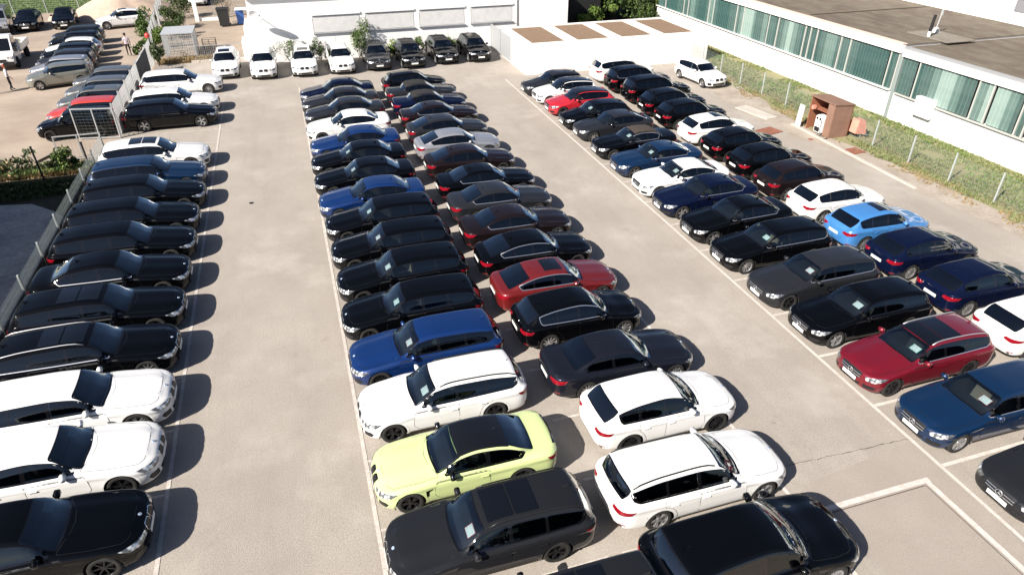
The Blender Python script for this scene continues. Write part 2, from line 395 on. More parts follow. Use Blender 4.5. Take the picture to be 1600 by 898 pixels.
WHEELS = {}
def wheel_meshes(Rw, style):
    key = (Rw, style)
    if key in WHEELS: return WHEELS[key]
    w = .225; ri = Rw - .105
    t = MB(); t.lathe([(ri - .01, -w / 2 + .01), (ri + .02, -w / 2), (Rw - .03, -w / 2), (Rw - .008, -w / 2 + .02), (Rw, -.05), (Rw, .05), (Rw - .008, w / 2 - .02), (Rw - .03, w / 2), (ri + .02, w / 2), (ri - .01, w / 2 - .012)], 28)
    tyre = t.mesh('tyre', M['rubber'], True)
    dark = style.startswith('b'); rm = M['rimdark'] if dark else M['alloy']
    q = MB(); q.lathe([(ri - .012, -w / 2 + .02), (ri - .012, w / 2 - .03), (ri + .012, w / 2 - .004), (ri + .012, w / 2 - .02)], 28)
    n = {'5': 5, '7': 7, 'm': 10, '6': 6}[style[1]]
    yo = w / 2 - .028
    for i in range(n):
        a = 2 * math.pi * i / n
        tw = (.09,) if n >= 7 else (-.17, .17)
        for dt in ([0] if n >= 7 else tw):
            ca, sa = math.cos(a), math.sin(a); ce, se = math.cos(a + dt), math.sin(a + dt)
            wi, wo = (.018, .013) if n >= 7 else (.02, .015)
            def pt(r, c_, s_, o, y): return (r * c_ - o * s_, y, r * s_ + o * c_)
            P = [pt(.045, ca, sa, wi, yo - .012), pt(.045, ca, sa, -wi, yo - .012), pt(ri, ce, se, -wo, yo + .006), pt(ri, ce, se, wo, yo + .006),
                 pt(.045, ca, sa, wi, yo - .05), pt(.045, ca, sa, -wi, yo - .05), pt(ri, ce, se, -wo, yo - .04), pt(ri, ce, se, wo, yo - .04)]
            q.add(P, [(0, 1, 2, 3), (4, 7, 6, 5), (0, 3, 7, 4), (1, 5, 6, 2), (2, 6, 7, 3), (0, 4, 5, 1)])
    q.lathe([(.06, yo - .05), (.06, yo - .006), (.03, yo), (.0, yo)], 12)
    rim = q.mesh('rim', rm)
    h = MB(); h.lathe([(0, -.05), (.155, -.05), (.155, -.02), (.06, -.01), (.06, yo - .06), (0, yo - .06)], 20); h.lathe([(.15, -.1), (ri - .015, -.1), (ri - .015, -.09), (.15, -.09)], 20)
    hub = h.mesh('wheel', M['disc'])
    WHEELS[key] = (hub, tyre, rim); return WHEELS[key]

CACHE = {}
def car_parts(kind, face='kidney', rim='s5', trim='black', rails=None, roofopt=None, arches=False, lights='corner', seatcol='seat'):
    """list of (name, mesh, paint slot?, loc, rotz, [children])"""
    key = (kind, face, rim, trim, rails, roofopt, arches, lights, seatcol)
    if key in CACHE: return CACHE[key]
    bk = ('shape', kind)
    if bk not in CACHE: CACHE[bk] = Shape(TYPES[kind]).build()
    s = CACHE[bk]; T = s.T; Ln = T['L']; W = T['W']; hl = Ln / 2
    PW = M['gloss']                      # stand-in, replaced per object
    parts = []
    base = CACHE.get(('base', kind))
    def Lx(d): return hl - d
    if base is None:
        base = {}
        # ---- side window outlines
        def zlo(d): return float(s.sh(d)) + .022
        def zhi(d): return s.yJ(d)[2] - .035
        dA = T['cowl'] + .10
        while zhi(dA) - zlo(dA) < .11: dA += .02
        dD = T['D']
        def win(a, b, m=0., rear='cut'):
            n = max(2, int((b - a) / .06)); a2, b2 = a + m, b - m
            ts = [a2 + (b2 - a2) * i / n for i in range(n + 1)]
            tp = [(d, zhi(d) - m) for d in ts if zhi(d) - zlo(d) > 2 * m + .01]; bt = [(d, zlo(d) + m) for d in ts if zhi(d) - zlo(d) > 2 * m + .01]
            return tp + bt[::-1]
        def tailwin(a, b, m=0.):
            """rearmost pane: its lower rear corner is pulled forward like the kink of the pillar"""
            n = max(2, int((b - a) / .05)); a2, b2 = a + m, b - m * 1.5
            ts = [a2 + (b2 - a2) * i / n for i in range(n + 1)]
            zb_, zt_ = zlo(b2) + m, zhi(b2) - m
            tp = [(d, zhi(d) - m) for d in ts if zhi(d) - zlo(d) > 2 * m + .01]
            k = .10 if T['nw'] != 3 else .16
            bt = [(d, zlo(d) + m) for d in ts if d <= b2 - k]
            return tp + [(b2 - k * .35, max(zb_, min(tp[-1][1] - .02, zb_ + .07)))] + bt[::-1]
        g1 = (dA, T['B'] - .03); g2 = (T['B'] + .03, T['C'] - .02); g3 = (T['C'] + .02, dD)
        if T['nw'] == 1.5: wins = [('door', win, (dA, T['B'] - .02)), ('rear', tailwin, (T['B'] + .04, dD))]
        elif T['nw'] in (2.5, 3): wins = [('door', win, g1), ('reardoor', win, g2), ('rear', tailwin, g3)]
        else: wins = [('door', win, g1), ('reardoor', tailwin, g2)]
        base['wins'] = wins
        dlo = rounded(tailwin(dA - .02, dD + .03, 0.), .03)
        grow = [(p[0], p[1]) for p in dlo]
        cx_ = sum(p[0] for p in dlo) / len(dlo); cz_ = sum(p[1] for p in dlo) / len(dlo)
        def offs(poly, r):   # simple outward offset by vertex normals
            out = []; n = len(poly)
            ar = sum(poly[i - 1][0] * poly[i][1] - poly[i][0] * poly[i - 1][1] for i in range(n)); sg = 1 if ar > 0 else -1
            for i in range(n):
                a, b = Vector(poly[i - 1]), Vector(poly[(i + 1) % n]); t = (b - a)
                if t.length < 1e-6: out.append(poly[i]); continue
                t.normalize(); out.append((poly[i][0] + sg * t.y * r, poly[i][1] - sg * t.x * r))
            return out
        base['offs'] = offs
        glass_in = [rounded(f(a, b, .016), .02) for _, f, (a, b) in wins]
        base['frame'] = {}; base['trimring'] = {}; base['glass'] = {}; base['door'] = {}; base['seam'] = {}
        for sg in (1, -1):
            fm = lambda p, sg=sg: s.side(p, sg)
            base['frame'][sg] = patch('window_frame', M['gloss'], fm, dlo, glass_in, .003)
            base['trimring'][sg] = [patch('window_trim', M[t_], fm, offs(dlo, .019), [offs(dlo, -.003)], .008, .08) for t_ in ('gloss', 'chrome')]
            base['glass'][sg] = [patch('side_window', M['sideglass' if k == 'door' else 'tint'], fm, g, (), .001) for (k, f, ab), g in zip(wins, glass_in)]
            # doors
            zsill = T['z0'] + .16
            def zs(d): return float(s.sh(d)) - .034
            f0, f1 = T['cowl'] + .02, T['B']
            fd = [(f0, zs(f0) - .01), (f1, zs(f1) + .0), (f1, zsill), (f0 + .10, zsill), (f0 - .04, zsill + .12), (f0 - .04, .62)]
            doors = [fd]
            if T['nw'] != 1.5:
                f2, f3 = T['B'] + .012, T['C'] + (.10 if T['nw'] == 3 else .06); wr = T['wh'][1]; ra = T['R'] + .13
                rd = [(f2, zs(f2)), (f3, zs(f3)), (f3, T['R'] + ra * .9)] + [(wr - ra * math.sin(t), T['R'] + ra * math.cos(t)) for t in (R(38), R(55), R(72), R(88)) if wr - ra * math.sin(t) < f3] + [(wr - ra - .02, zsill), (f2, zsill)]
                doors.append(rd)
            base['door'][sg] = [patch('door', PW, fm, rounded(q, .05), (), .0035, .12) for q in doors]
            base['seam'][sg] = [patch('door_seal', M['trim'], fm, offs(rounded(q, .05), .011), [offs(rounded(q, .05), -.02)], .0016, .12) for q in doors]
        # ---- windscreen and rear window
        def strip(d0, d1, m, mb, mt):
            """outline in plan (x, y) of the glass between sections d0 and d1"""
            out = []
            n = 10
            def P(d, q):
                C, sf = s.ctrl(d); yj = C[10][1] - .012 - m; y = q * yj; return (Lx(d) - sf * (y / W) ** 2, y)
            for i in range(n + 1): out.append(P(d0 + mb, -1 + 2 * i / n))
            for i in range(1, 6): out.append(P(d0 + mb + (d1 - mt - d0 - mb) * i / 6, 1))
            for i in range(n + 1): out.append(P(d1 - mt, 1 - 2 * i / n))
            for i in range(1, 6): out.append(P(d1 - mt - (d1 - mt - d0 - mb) * i / 6, -1))
            return out
        w0, w1 = T['cowl'] - .01, T['wt'][0] - .02
        wo = rounded(strip(w0, w1, .0, 0, 0), .06); wi = rounded(strip(w0, w1, .028, .05, .03), .05)
        base['ws'] = (patch('windscreen_seal', M['gloss'], s.down, wo, [wi], .003), patch('windscreen', M['windscreen'], s.down, wi, (), .002)); base['wi'] = wi
        r0, r1 = T['re'][0] + .03, T['ge'][0] - .02
        steep = (T['re'][1] - T['ge'][1]) / (T['ge'][0] - T['re'][0]) > .75
        rm_ = .04 if not steep else .02
        ro_ = strip(r0, r1, rm_, 0, 0); ri_ = strip(r0, r1, rm_ + .03, .03, .03)
        def zof(x, y):
            lo_, hi_ = T['re'][0] - .1, T['ge'][0] + .1
            for _ in range(30):
                d = (lo_ + hi_) / 2; sf = s.ctrl(d)[1]
                if Lx(d) - sf * (y / W) ** 2 > x: lo_ = d
                else: hi_ = d
            C = s.ctrl(d)[0]; ys = [C[k][1] for k in (13, 12, 11, 10)]; zs_ = [C[k][2] for k in (13, 12, 11, 10)]
            return float(np.interp(abs(y), ys, zs_))
        if steep:
            def toyz(poly):
                o = []
                for x, y in poly:
                    o.append((y, zof(x, y)))
                return o
            ro_, ri_ = toyz(ro_), toyz(ri_)
            fm2 = s.back
        else: fm2 = s.down
        ro_, ri_ = rounded(ro_, .06), rounded(ri_, .05)
        base['rw'] = (patch('rear_window_seal', M['gloss'], fm2, ro_, [ri_], .003), patch('rear_window', M['rearglass'], fm2, ri_, (), .002))
        # ---- body with openings cut out behind the glass and the wheel arches
        side_holes = [offs(g, .0) for g in glass_in]; sh_in = [offs(h, -.0) for h in side_holes]
        keep = []
        for f in s.F:
            c = [sum(s.V[i][k] for i in f) / 4 for k in range(3)]; d = hl - c[0]; kill = False
            if c[2] < T['R'] * 2 + .2 and abs(c[1]) > .35:
                for wd in T['wh']:
                    if math.hypot(d - wd, c[2] - T['R']) < T['R'] + .062: kill = True
            if not kill and c[2] > T['belt'] - .02:
                if inpoly((c[0], c[1]), wi) and c[2] > T['belt']: kill = True
                elif inpoly((c[1], c[2]) if steep else (c[0], c[1]), ri_) and (d > T['re'][0] - .1) and (not steep or d > T['re'][0]): kill = True
                elif abs(c[1]) > .42:
                    for g in sh_in:
                        if inpoly((d, c[2]), g): kill = True; break
            if not kill: keep.append(f)
        base['body'] = mkmesh('body', s.V, keep, PW)
        # arch lips and liners
        liners = []
        lips = {}
        for sg in (1, -1):
            fm = lambda p, sg=sg: s.side(p, sg); L2 = []
            for wd in T['wh']:
                ar = MB(); liners.append(ar); ra = T['R'] + .035; a0 = -math.asin(min(.95, (T['R'] - T['z0'] - .035) / (ra + .03)))
                n = 18; an = [a0 + (math.pi - 2 * a0) * i / n for i in range(n + 1)]
                pol = [(wd + (ra + .06) * math.cos(a), T['R'] + (ra + .06) * math.sin(a)) for a in an] + [(wd + ra * math.cos(a), T['R'] + ra * math.sin(a)) for a in an[::-1]]
                L2.append(pol)
                for a, b in zip(an, an[1:]):
                    q = [(Lx(wd + (ra + .03) * math.cos(t)), sg * yy, T['R'] + (ra + .03) * math.sin(t)) for t in (a, b) for yy in (W - .035, W - .42)]
                    ar.add(q, [(0, 1, 3, 2)])
                q = [(Lx(wd + (ra + .03) * math.cos(t)), sg * (W - .42), T['R'] + (ra + .03) * math.sin(t)) for t in an]; ar.add(q, [tuple(range(len(q)))])
            lips[sg] = L2
        base['liner'] = [a_.mesh('wheel_arch_liner', M['well']) for a_ in liners]
        base['lips'] = {(sg, a): [patch('wheel_arch', [PW, M['trim']][a], lambda p, sg=sg: s.side(p, sg), q, (), .0035 + .003 * a, .05) for q in lips[sg]] for sg in (1, -1) for a in (0, 1)}
        # sills
        base['sill'] = {sg: patch('sill', M['trim'], lambda p, sg=sg: s.side(p, sg), [(T['wh'][0] + T['R'] + .1, T['z0'] + .06), (T['wh'][1] - T['R'] - .1, T['z0'] + .06), (T['wh'][1] - T['R'] - .12, T['z0'] + .12), (T['wh'][0] + T['R'] + .12, T['z0'] + .12)], (), .006, .1) for sg in (1, -1)}
        # bonnet
        bd0, bd1 = .30, T['cowl'] - .07
        def hoodp(m):
            o = []
            for d, q in [(bd0 - .04, -.0), (bd0 - .03, .4), (bd0 + .0, .74), (bd0 + .12, .92), (bd1 - .4, .98), (bd1, .96), (bd1 - .05, .4), (bd1 - .06, 0)]:
                C, sf = s.ctrl(d); o.append((Lx(d) - (.20 * q * q if d > bd1 - .1 else 0), q * C[8][1]))
            o += [(x, -y) for x, y in o[-2:0:-1]]; return rounded(o, .08)
        hp = hoodp(0)
        base['bonnet'] = (patch('bonnet', PW, s.down, hp, (), .0035, .12), patch('bonnet_seal', M['trim'], s.down, offs(hp, .01), [offs(hp, -.02)], .0016, .12))
        # interior
        zf = T['belt']; seats = []
        sb = MB(); sb.box((0, 0, .30), (.50, .50, .22)); sb.box((-.30, 0, .62), (.14, .48, .60), tilt=('Y', -.28)); sb.box((-.395, 0, .96), (.09, .24, .16), tilt=('Y', -.25))
        bm = bmesh.new(); bm.from_mesh(sb.mesh('x', M['seat'])); bmesh.ops.bevel(bm, geom=bm.edges[:], offset=.03, segments=2, affect='EDGES')
        sm = bpy.data.meshes.new('seat'); bm.to_mesh(sm); bm.free(); sm.materials.append(M['seat'])
        sm2 = sm.copy(); sm2.materials[0] = M['seatlight']
        dk = (T['re'][1] - .13) - 1.04
        base['seats'] = (sm, sm2)
        db = MB(); dx = Lx(T['cowl'] + .25)
        db.box((dx, 0, zf - .07), (.62, W * 2 - .34, .10)); db.box((dx - .25, 0, zf - .22), (.2, W * 2 - .36, .3)); db.box((dx - .55, 0, .45), (.9, .24, .28))
        base['dash'] = db.mesh('dashboard', M['dash'])
        fl = MB(); fl.box((-.25, 0, T['z0'] + .09), (Ln - 2.6, W * 2 - .5, .02))
        rx = Lx(T['C'] + (-.05 if T['nw'] != 1.5 else -.25))
        fl.box((rx, 0, .42), (.5, W * 2 - .45, .26)); fl.box((rx - .30, 0, .72), (.16, W * 2 - .45, .58), tilt=('Y', -.3))
        fl.box((rx - .75, 0, zf - .06), (.75, W * 2 - .4, .02))
        for y in (-.42, .42): fl.box((rx - .38, y, 1.0), (.08, .22, .13))
        for sg in (1, -1): fl.box((-.2, sg * (W - .16), .55), (Ln - 2.6, .04, .66))
        base['cabin'] = fl.mesh('rear_bench', M['seat'])
        st = MB(); st.lathe([(.17, -.012), (.19, 0), (.17, .012), (.15, 0), (.17, -.012)], 16, axis='Z'); st.box((0, 0, 0), (.06, .3, .02)); st.box((-.08, 0, 0), (.16, .05, .02))
        base['steer'] = st.mesh('steering_wheel', M['trim'])
        # mirrors
        mb = MB(); mb.box((0, .12, .03), (.13, .19, .13)); mb.box((.02, .02, -.02), (.05, .12, .04))
        bm = bmesh.new(); bm.from_mesh(mb.mesh('x', PW)); bmesh.ops.bevel(bm, geom=bm.edges[:], offset=.035, segments=3, affect='EDGES', clamp_overlap=True)
        def mm(name, mt):
            me = bpy.data.meshes.new(name); bm.to_mesh(me); me.materials.append(mt); me.polygons.foreach_set('use_smooth', [True] * len(me.polygons)); return me
        base['mirror'] = (mm('wing_mirror', PW), mm('wing_mirror', M['gloss'])); bm.free()
        dh = MB(); dh.box((0, 0, 0), (.19, .03, .028))
        base['handle'] = dh.mesh('door_handle', PW)
        an = MB(); an.add([(.09, -.02, 0), (.09, .02, 0), (-.10, .03, 0), (-.10, -.03, 0), (-.09, 0, .065), (-.03, 0, .05)], [(0, 1, 5), (1, 2, 4, 5), (2, 3, 4), (3, 0, 5, 4), (0, 3, 2, 1)])
        base['antenna'] = an.mesh('antenna', PW)
        # rails
        rr = {}
        for sg in (1, -1):
            q = MB(); pts = []
            for i in range(13):
                d = T['wt'][0] + .12 + (T['re'][0] - .05 - T['wt'][0] - .12) * i / 12; J = s.yJ(d); h = s.down((Lx(d), sg * (J[1] - .03))); pts.append(h[0] + Vector((0, 0, .035 if 0 < i < 12 else .0)))
            q.sweep(pts, .019, n=8); rr[sg] = q
        base['rails'] = rr
        CACHE[('base', kind)] = base
    B = base; offs = B['offs']
    def add(name, me, p=False, loc=None, rz=0, kids=()): parts.append((name, me, p, loc, rz, list(kids)))
    add('body', B['body'], True)
    for lm in B['liner']: add('wheel_arch_liner', lm)
    add('bonnet', B['bonnet'][0], True, kids=[('bonnet_seal', B['bonnet'][1], False, None, 0)])
    for sg in (1, -1):
        for i, dm in enumerate(B['door'][sg]):
            wn = B['glass'][sg]
            kids = [('door_seal', B['seam'][sg][i], False, None, 0), ('side_window', wn[i], False, None, 0)]
            de = (T['B'] if i == 0 else T['C']) - .14; h = s.side((de, T['belt'] - .16), sg)
            kids.append(('door_handle', B['handle'], True, tuple(h[0] + h[1] * .012), 0))
            if i == 0:
                h = s.side((T['cowl'] + .42, T['belt'] - .0), sg)
                kids.append(('wing_mirror', B['mirror'][1 if trim == 'mirror_black' or roofopt == 'blackroof_m' else 0], not (roofopt == 'blackroof_m'), (h[0].x, h[0].y - sg * .02, T['belt'] + .035), 0 if sg > 0 else math.pi))
            add('door', dm, True, kids=kids)
        if len(B['glass'][sg]) > len(B['door'][sg]): add('side_window', B['glass'][sg][-1])
        add('window_frame', B['frame'][sg]); add('window_trim', B['trimring'][sg][1 if trim == 'chrome' else 0])
        for lp in B['lips'][(sg, 1 if arches else 0)]: add('wheel_arch', lp, not arches)
        add('sill', B['sill'][sg])
        if rails: add('roof_rail', CACHE.setdefault(('rail', kind, sg, rails), B['rails'][sg].mesh('roof_rail', M['rail' if rails == 'chrome' else 'trim'], True)))
    add('windscreen', B['ws'][1], kids=[('windscreen_seal', B['ws'][0], False, None, 0)])
    add('rear_window', B['rw'][1], kids=[('rear_window_seal', B['rw'][0], False, None, 0)])
    add('dashboard', B['dash'], kids=[('steering_wheel', B['steer'], False, (Lx(T['cowl'] + .72), .36, T['belt'] - .10), 0)])
    add('rear_bench', B['cabin'])
    for y in (.36, -.36): add('seat', B['seats'][1 if seatcol == 'light' else 0], False, (Lx(T['B'] - .12), y, (T['wt'][1] - 1.36) * .9 - .06))
    if kind != 'cabriolet':
        h = s.down((Lx(T['re'][0] - .22), 0)); add('antenna', B['antenna'], roofopt != 'blackroof_m', tuple(h[0] - Vector((0, 0, .004))), 0)
    # wheels
    hub, tyre, rm = wheel_meshes(T['R'], rim)
    for wd in T['wh']:
        for sg in (1, -1):
            add('wheel', hub, False, (Lx(wd), sg * (W - .135), T['R']), 0 if sg > 0 else math.pi, [('tyre', tyre, False, None, 0), ('rim', rm, False, None, 0)])
    # front and rear details in unrolled (s, z) coordinates
    fk = ('face', kind, face, lights); hd = T.get('hood', 0)
    if fk not in CACHE:
        F1 = lambda p: s.wrap(p, 1); F2 = lambda p: s.wrap(p, -1); o = []
        def both(name, m, pol, off, e, step=.05, r=.015):
            for sg in (1, -1):
                pl = rounded([(sg * a, z) for a, z in pol], r); o.append((name, patch(name, m, F1 if e == 1 else F2, pl, (), off, step)))
        if face == 'star':
            o.append(('grille', patch('grille', M['trim'], F1, rounded([(-.40, .70 + hd), (.40, .70 + hd), (.33, .49 + hd), (-.33, .49 + hd)], .05), (), .006, .06)))
            gr = MB()
            for z in (.56 + hd, .63 + hd):
                for sg in (1, -1):
                    pts = [F1((sg * a, z)) for a in (.10, .2, .3, .37)]; pts = [p_[0] + p_[1] * .014 for p_ in pts if p_]
                    gr.tube(pts, .011, n=5)
            h = F1((0, .595 + hd)); c = h[0] + Vector((.02, 0, 0))
            ring = [c + Vector((0, .085 * math.cos(t), .085 * math.sin(t))) for t in [i * math.pi / 8 for i in range(17)]]; gr.tube(ring, .009, n=5)
            for a in (90, 210, 330): gr.bar(c, c + Vector((0, .082 * math.cos(R(a)), .082 * math.sin(R(a)))), .012, r2=.003)
            o.append(('grille_star', gr.mesh('grille_star', M['chrome'])))
            both('headlight', M['lamp'], [(.50, .66 + hd), (.56, .56 + hd), (.80, .565 + hd), (1.06, .66 + hd), (1.10, .725 + hd), (.85, .725 + hd)], .007, 1)
            both('air_intake', M['trim'], [(.50, .42), (.52, .30), (.80, .30), (.90, .38), (.78, .43)], .004, 1)
            o.append(('air_intake', patch('air_intake', M['trim'], F1, rounded([(-.42, .38), (.42, .38), (.36, .28), (-.36, .28)], .03), (), .004, .06)))
            tl = [(.42, .80), (.44, .70), (.75, .66), (1.0, .70), (1.06, .80), (.80, .86), (.6, .86)]
        elif face == 'round':
            o.append(('grille', patch('grille', M['trim'], F1, rounded([(-.34, .66), (.34, .66), (.44, .55), (.38, .42), (-.38, .42), (-.44, .55)], .06), (), .006, .06)))
            o.append(('grille_surround', patch('grille_surround', M['chrome'], F1, rounded([(-.36, .685), (.36, .685), (.47, .55), (.40, .40), (-.40, .40), (-.47, .55)], .06), [rounded([(-.34, .66), (.34, .66), (.44, .55), (.38, .42), (-.38, .42), (-.44, .55)], .06)], .008, .06)))
            both('headlight', M['lamp'], [(.76 + .15 * math.cos(t), .70 + .12 * math.sin(t)) for t in [i * math.pi / 6 for i in range(12)]], .008, 1, .04)
            tl = [(.50, .86), (.52, .62), (.72, .62), (.74, .86)]
        else:
            big = face == 'tall'
            kz = (.74 + hd, .36) if big else (.705 + hd, .545 + hd)
            for sg in (1, -1):
                pl = rounded([(sg * a, z) for a, z in [(.035, kz[0] - .01), (.26, kz[0]), (.34 if not big else .25, (kz[0] + kz[1]) / 2), (.27 if not big else .21, kz[1]), (.05, kz[1] + .015)]], .035)
                o.append(('grille', patch('grille', M['trim'], F1, pl, (), .008, .05)))
                o.append(('grille_surround', patch('grille_surround', M['gloss' if big else 'chrome'], F1, offs(pl, .014), [offs(pl, .0)], .011, .05)))
            both('headlight', M['lamp'], [(.40, .685 + hd), (.42, .61 + hd), (.72, .575 + hd), (.98, .62 + hd), (1.10, .72 + hd), (.90, .73 + hd), (.62, .705 + hd)], .008, 1)
            both('air_intake', M['trim'], [(.62, .46), (.58, .30), (.82, .29), (.92, .40), (.85, .47)], .005, 1)
            o.append(('air_intake', patch('air_intake', M['trim'], F1, rounded([(-.52, .42), (.52, .42), (.46, .27), (-.46, .27)], .04), (), .004, .06)))
            tl = [(.46, .84 + hd * .8), (.46, .76 + hd * .8), (.72, .70 + hd * .8), (1.02, .76 + hd * .8), (1.10, .87 + hd * .8), (.86, .86 + hd * .8)]
        if kind in ('suv',): tl = [(a, z + .07) for a, z in tl]
        both('tail_light', M['taillens'], tl, .008, -1)
        both('reflector', M['taillens'], [(.70, .42), (.70, .385), (.88, .39), (.88, .43)], .005, -1)
        o.append(('rear_diffuser', patch('rear_diffuser', M['trim'], F2, rounded([(-.80, .38), (.80, .38), (.74, .27), (-.74, .27)], .03), (), .004, .07)))
        tg = rounded([(-.60, .93), (.60, .93), (.50, .60), (-.50, .60)], .05)
        o.append(('tailgate', patch('tailgate', PW, F2, tg, (), .0035, .1)))
        h = F1((0, .49 if face != 'star' else .43)); nb = MB(); nb.box((h[0].x + .012, 0, h[0].z), (.012, .52, .11)); o.append(('number_plate', nb.mesh('number_plate', M['plate'])))
        h = F2((0, .70 if kind != 'coupe' else .66)); nb = MB(); nb.box((h[0].x - .012, 0, h[0].z), (.012, .52, .11)); o.append(('number_plate', nb.mesh('number_plate', M['plate'])))
        if face != 'star':
            h = s.down((Lx(.17), 0)); eb = MB(); eb.lathe([(0, .012), (.036, .012), (.041, 0)], 12, axis='Z')
            me = eb.mesh('emblem', M['badge']); me.transform(Matrix.Translation(h[0]) @ h[1].to_track_quat('Z', 'Y').to_matrix().to_4x4()); o.append(('emblem', me))
        CACHE[fk] = o
    for nme, me in CACHE[fk]: add(nme, me, nme == 'tailgate')
    # roof options
    def roofpoly(d0, d1, q):
        o = []
        for i in range(9): d = d0 + (d1 - d0) * i / 8; o.append((Lx(d), q * s.yJ(d)[1]))
        return o + [(x, -y) for x, y in o[::-1]]
    if roofopt:
        k = ('roof', kind, roofopt)
        if k not in CACHE:
            o = []; a, b = T['wt'][0], T['re'][0]
            if roofopt == 'sunroof': o.append(('sunroof', patch('sunroof', M['roofglass'], s.down, rounded(roofpoly(a + .14, a + .80, .68), .06), (), .010, .07)))
            if roofopt == 'panorama':
                o.append(('sunroof', patch('sunroof', M['roofglass'], s.down, rounded(roofpoly(a + .12, a + .70, .78), .05), (), .010, .07)))
                o.append(('sunroof', patch('sunroof', M['roofglass'], s.down, rounded(roofpoly(a + .74, a + 1.28, .78), .05), (), .010, .07)))
            if roofopt == 'glassroof': o.append(('sunroof', patch('sunroof', M['roofglass'], s.down, rounded(roofpoly(a + .01, a + .56, .93), .05), (), .010, .07))); o.append(('sunroof', patch('sunroof', M['roofglass'], s.down, rounded(roofpoly(a + .57, a + 1.25, .93), .05), (), .010, .07)))
            if roofopt.startswith('blackroof'): o.append(('roof_panel', patch('roof_panel', M['carbon'], s.down, rounded(roofpoly(a - .03, b + .05, .97), .04), (), .010, .07)))
            if roofopt in ('softblack', 'softbrown'):
                mt = M['canvas' if roofopt == 'softblack' else 'canvasbrown']
                o.append(('soft_top', patch('soft_top', mt, s.down, rounded(roofpoly(a, b + .05, .985), .03), (), .006, .1)))
                for sg in (1, -1):
                    q = []
                    for i in range(9):
                        d = T['B'] + .1 + (T['ge'][0] - .06 - T['B'] - .1) * i / 8; q.append((d, s.yJ(d)[2] + .01))
                    pl = q + [(T['ge'][0] - .1, float(s.sh(T['ge'][0] - .1)) + .02), (T['D'] + .04, float(s.sh(T['D'])) + .02)] + [(T['D'] + .035, s.yJ(T['D'])[2] - .05), (T['B'] + .1, s.yJ(T['B'] + .1)[2] - .012)]
                    o.append(('soft_top', patch('soft_top', mt, lambda p, sg=sg: s.side(p, sg), pl, (), .006, .08)))
            CACHE[k] = o
        for nme, me in CACHE[k]: add(nme, me)
    if roofopt == 'blackroof_m':
        k = ('gill', kind)
        if k not in CACHE: CACHE[k] = [patch('air_vent', M['gloss'], lambda p, sg=sg: s.side(p, sg), [(1.18, .66), (1.36, .70), (1.34, .66), (1.26, .62), (1.25, .50), (1.20, .46)], (), .008, .05) for sg in (1, -1)] + [patch('spoiler', M['gloss'], s.down, [(Lx(4.60) , -.55), (Lx(4.66), 0), (Lx(4.60), .55), (Lx(4.53), .56), (Lx(4.60), 0), (Lx(4.53), -.56)], (), .015, .08)]
        for me in CACHE[k]: add(me.name.split('.')[0], me)
    CACHE[key] = parts
    return parts

def put(o, me, pm):
    if pm is not None:
        o.material_slots[0].link = 'OBJECT'; o.material_slots[0].material = pm
def car(x, y, head, label, kind='estate', col='black', group=None, cat='car', name='parked_car', tint=None, **opt):
    """x, y of the body centre; head = heading in degrees, 0 points the nose along +X"""
    e = empty(name, label, cat, (x, y, .0), R(head), group)
    pm = PAINT[col]
    for nme, me, p, loc, rz, kids in car_parts(kind, **opt):
        o = obj(nme, me, e, loc, (0, 0, rz) if rz else None)
        if p: put(o, me, pm)
        for kn, km, kp, kl, kr in kids:
            k = obj(kn, km, o, kl, (0, 0, kr) if kr else None)
            if kp: put(k, km, pm)
    return e

# ================================================================== the setting
def sheet(name, pts, z, m, **k):
    me = mkmesh(name, [(x, y, z) for x, y in pts], [tuple(range(len(pts)))], m, False)
    if me.polygons[0].normal.z < 0: me.flip_normals()
    return obj(name, me, kind='structure', **k)
def wobble(a, b, n, amp, seed):
    r = random.Random(seed); a, b = Vector(a), Vector(b); t = (b - a); p = Vector((-t.y, t.x)).normalized()
    return [tuple(a + t * (i / n) + p * (r.uniform(-amp, amp) if 0 < i < n else 0)) for i in range(n + 1)]
M['asphalt'] = noisy(mat('asphalt_pale_worn', (.3, .27, .24), .93), (.335, .300, .262), (.405, .365, .32), .35, 9, (.235, .208, .182), 24., .75, .7, 60.)
def stain(m, sc, col, amt, lo, hi, stretch=None):
    b = m.node_tree.nodes['Principled BSDF']; src = b.inputs['Base Color'].links[0].from_socket
    tc = N(m, 'ShaderNodeTexCoord'); v = tc.outputs['Object']
    if stretch: mp = N(m, 'ShaderNodeMapping'); mp.inputs['Scale'].default_value = stretch; L(m, v, mp.inputs[0]); v = mp.outputs[0]
    n = N(m, 'ShaderNodeTexNoise', i_Scale=sc, i_Detail=7, i_Roughness=.7); L(m, v, n.inputs['Vector'])
    r = N(m, 'ShaderNodeMapRange', i_From_Min=lo, i_From_Max=hi, i_To_Min=0., i_To_Max=amt); L(m, n.outputs[0], r.inputs['Value'])
    mx = N(m, 'ShaderNodeMixRGB'); L(m, r.outputs[0], mx.inputs[0]); L(m, src, mx.inputs[1]); mx.inputs[2].default_value = (*col, 1); L(m, mx.outputs[0], b.inputs['Base Color'])
stain(M['asphalt'], .5, (.27, .24, .21), .75, .48, .72, (1, .14, 1))
stain(M['asphalt'], .28, (.47, .435, .395), .6, .52, .72)      # tyre lanes along the aisles
stain(M['asphalt'], 1.7, (.22, .19, .165), .6, .60, .76)
stain(M['asphalt'], 45., (.17, .148, .125), .7, .55, .70)
stain(M['asphalt'], 40., (.52, .48, .43), .5, .60, .72)
M['asphalt2'] = noisy(mat('asphalt_patch', (.27, .23, .2), .93), (.305, .27, .235), (.345, .308, .27), .6, 8, (.24, .20, .175), 26., .5, .5, 90.)
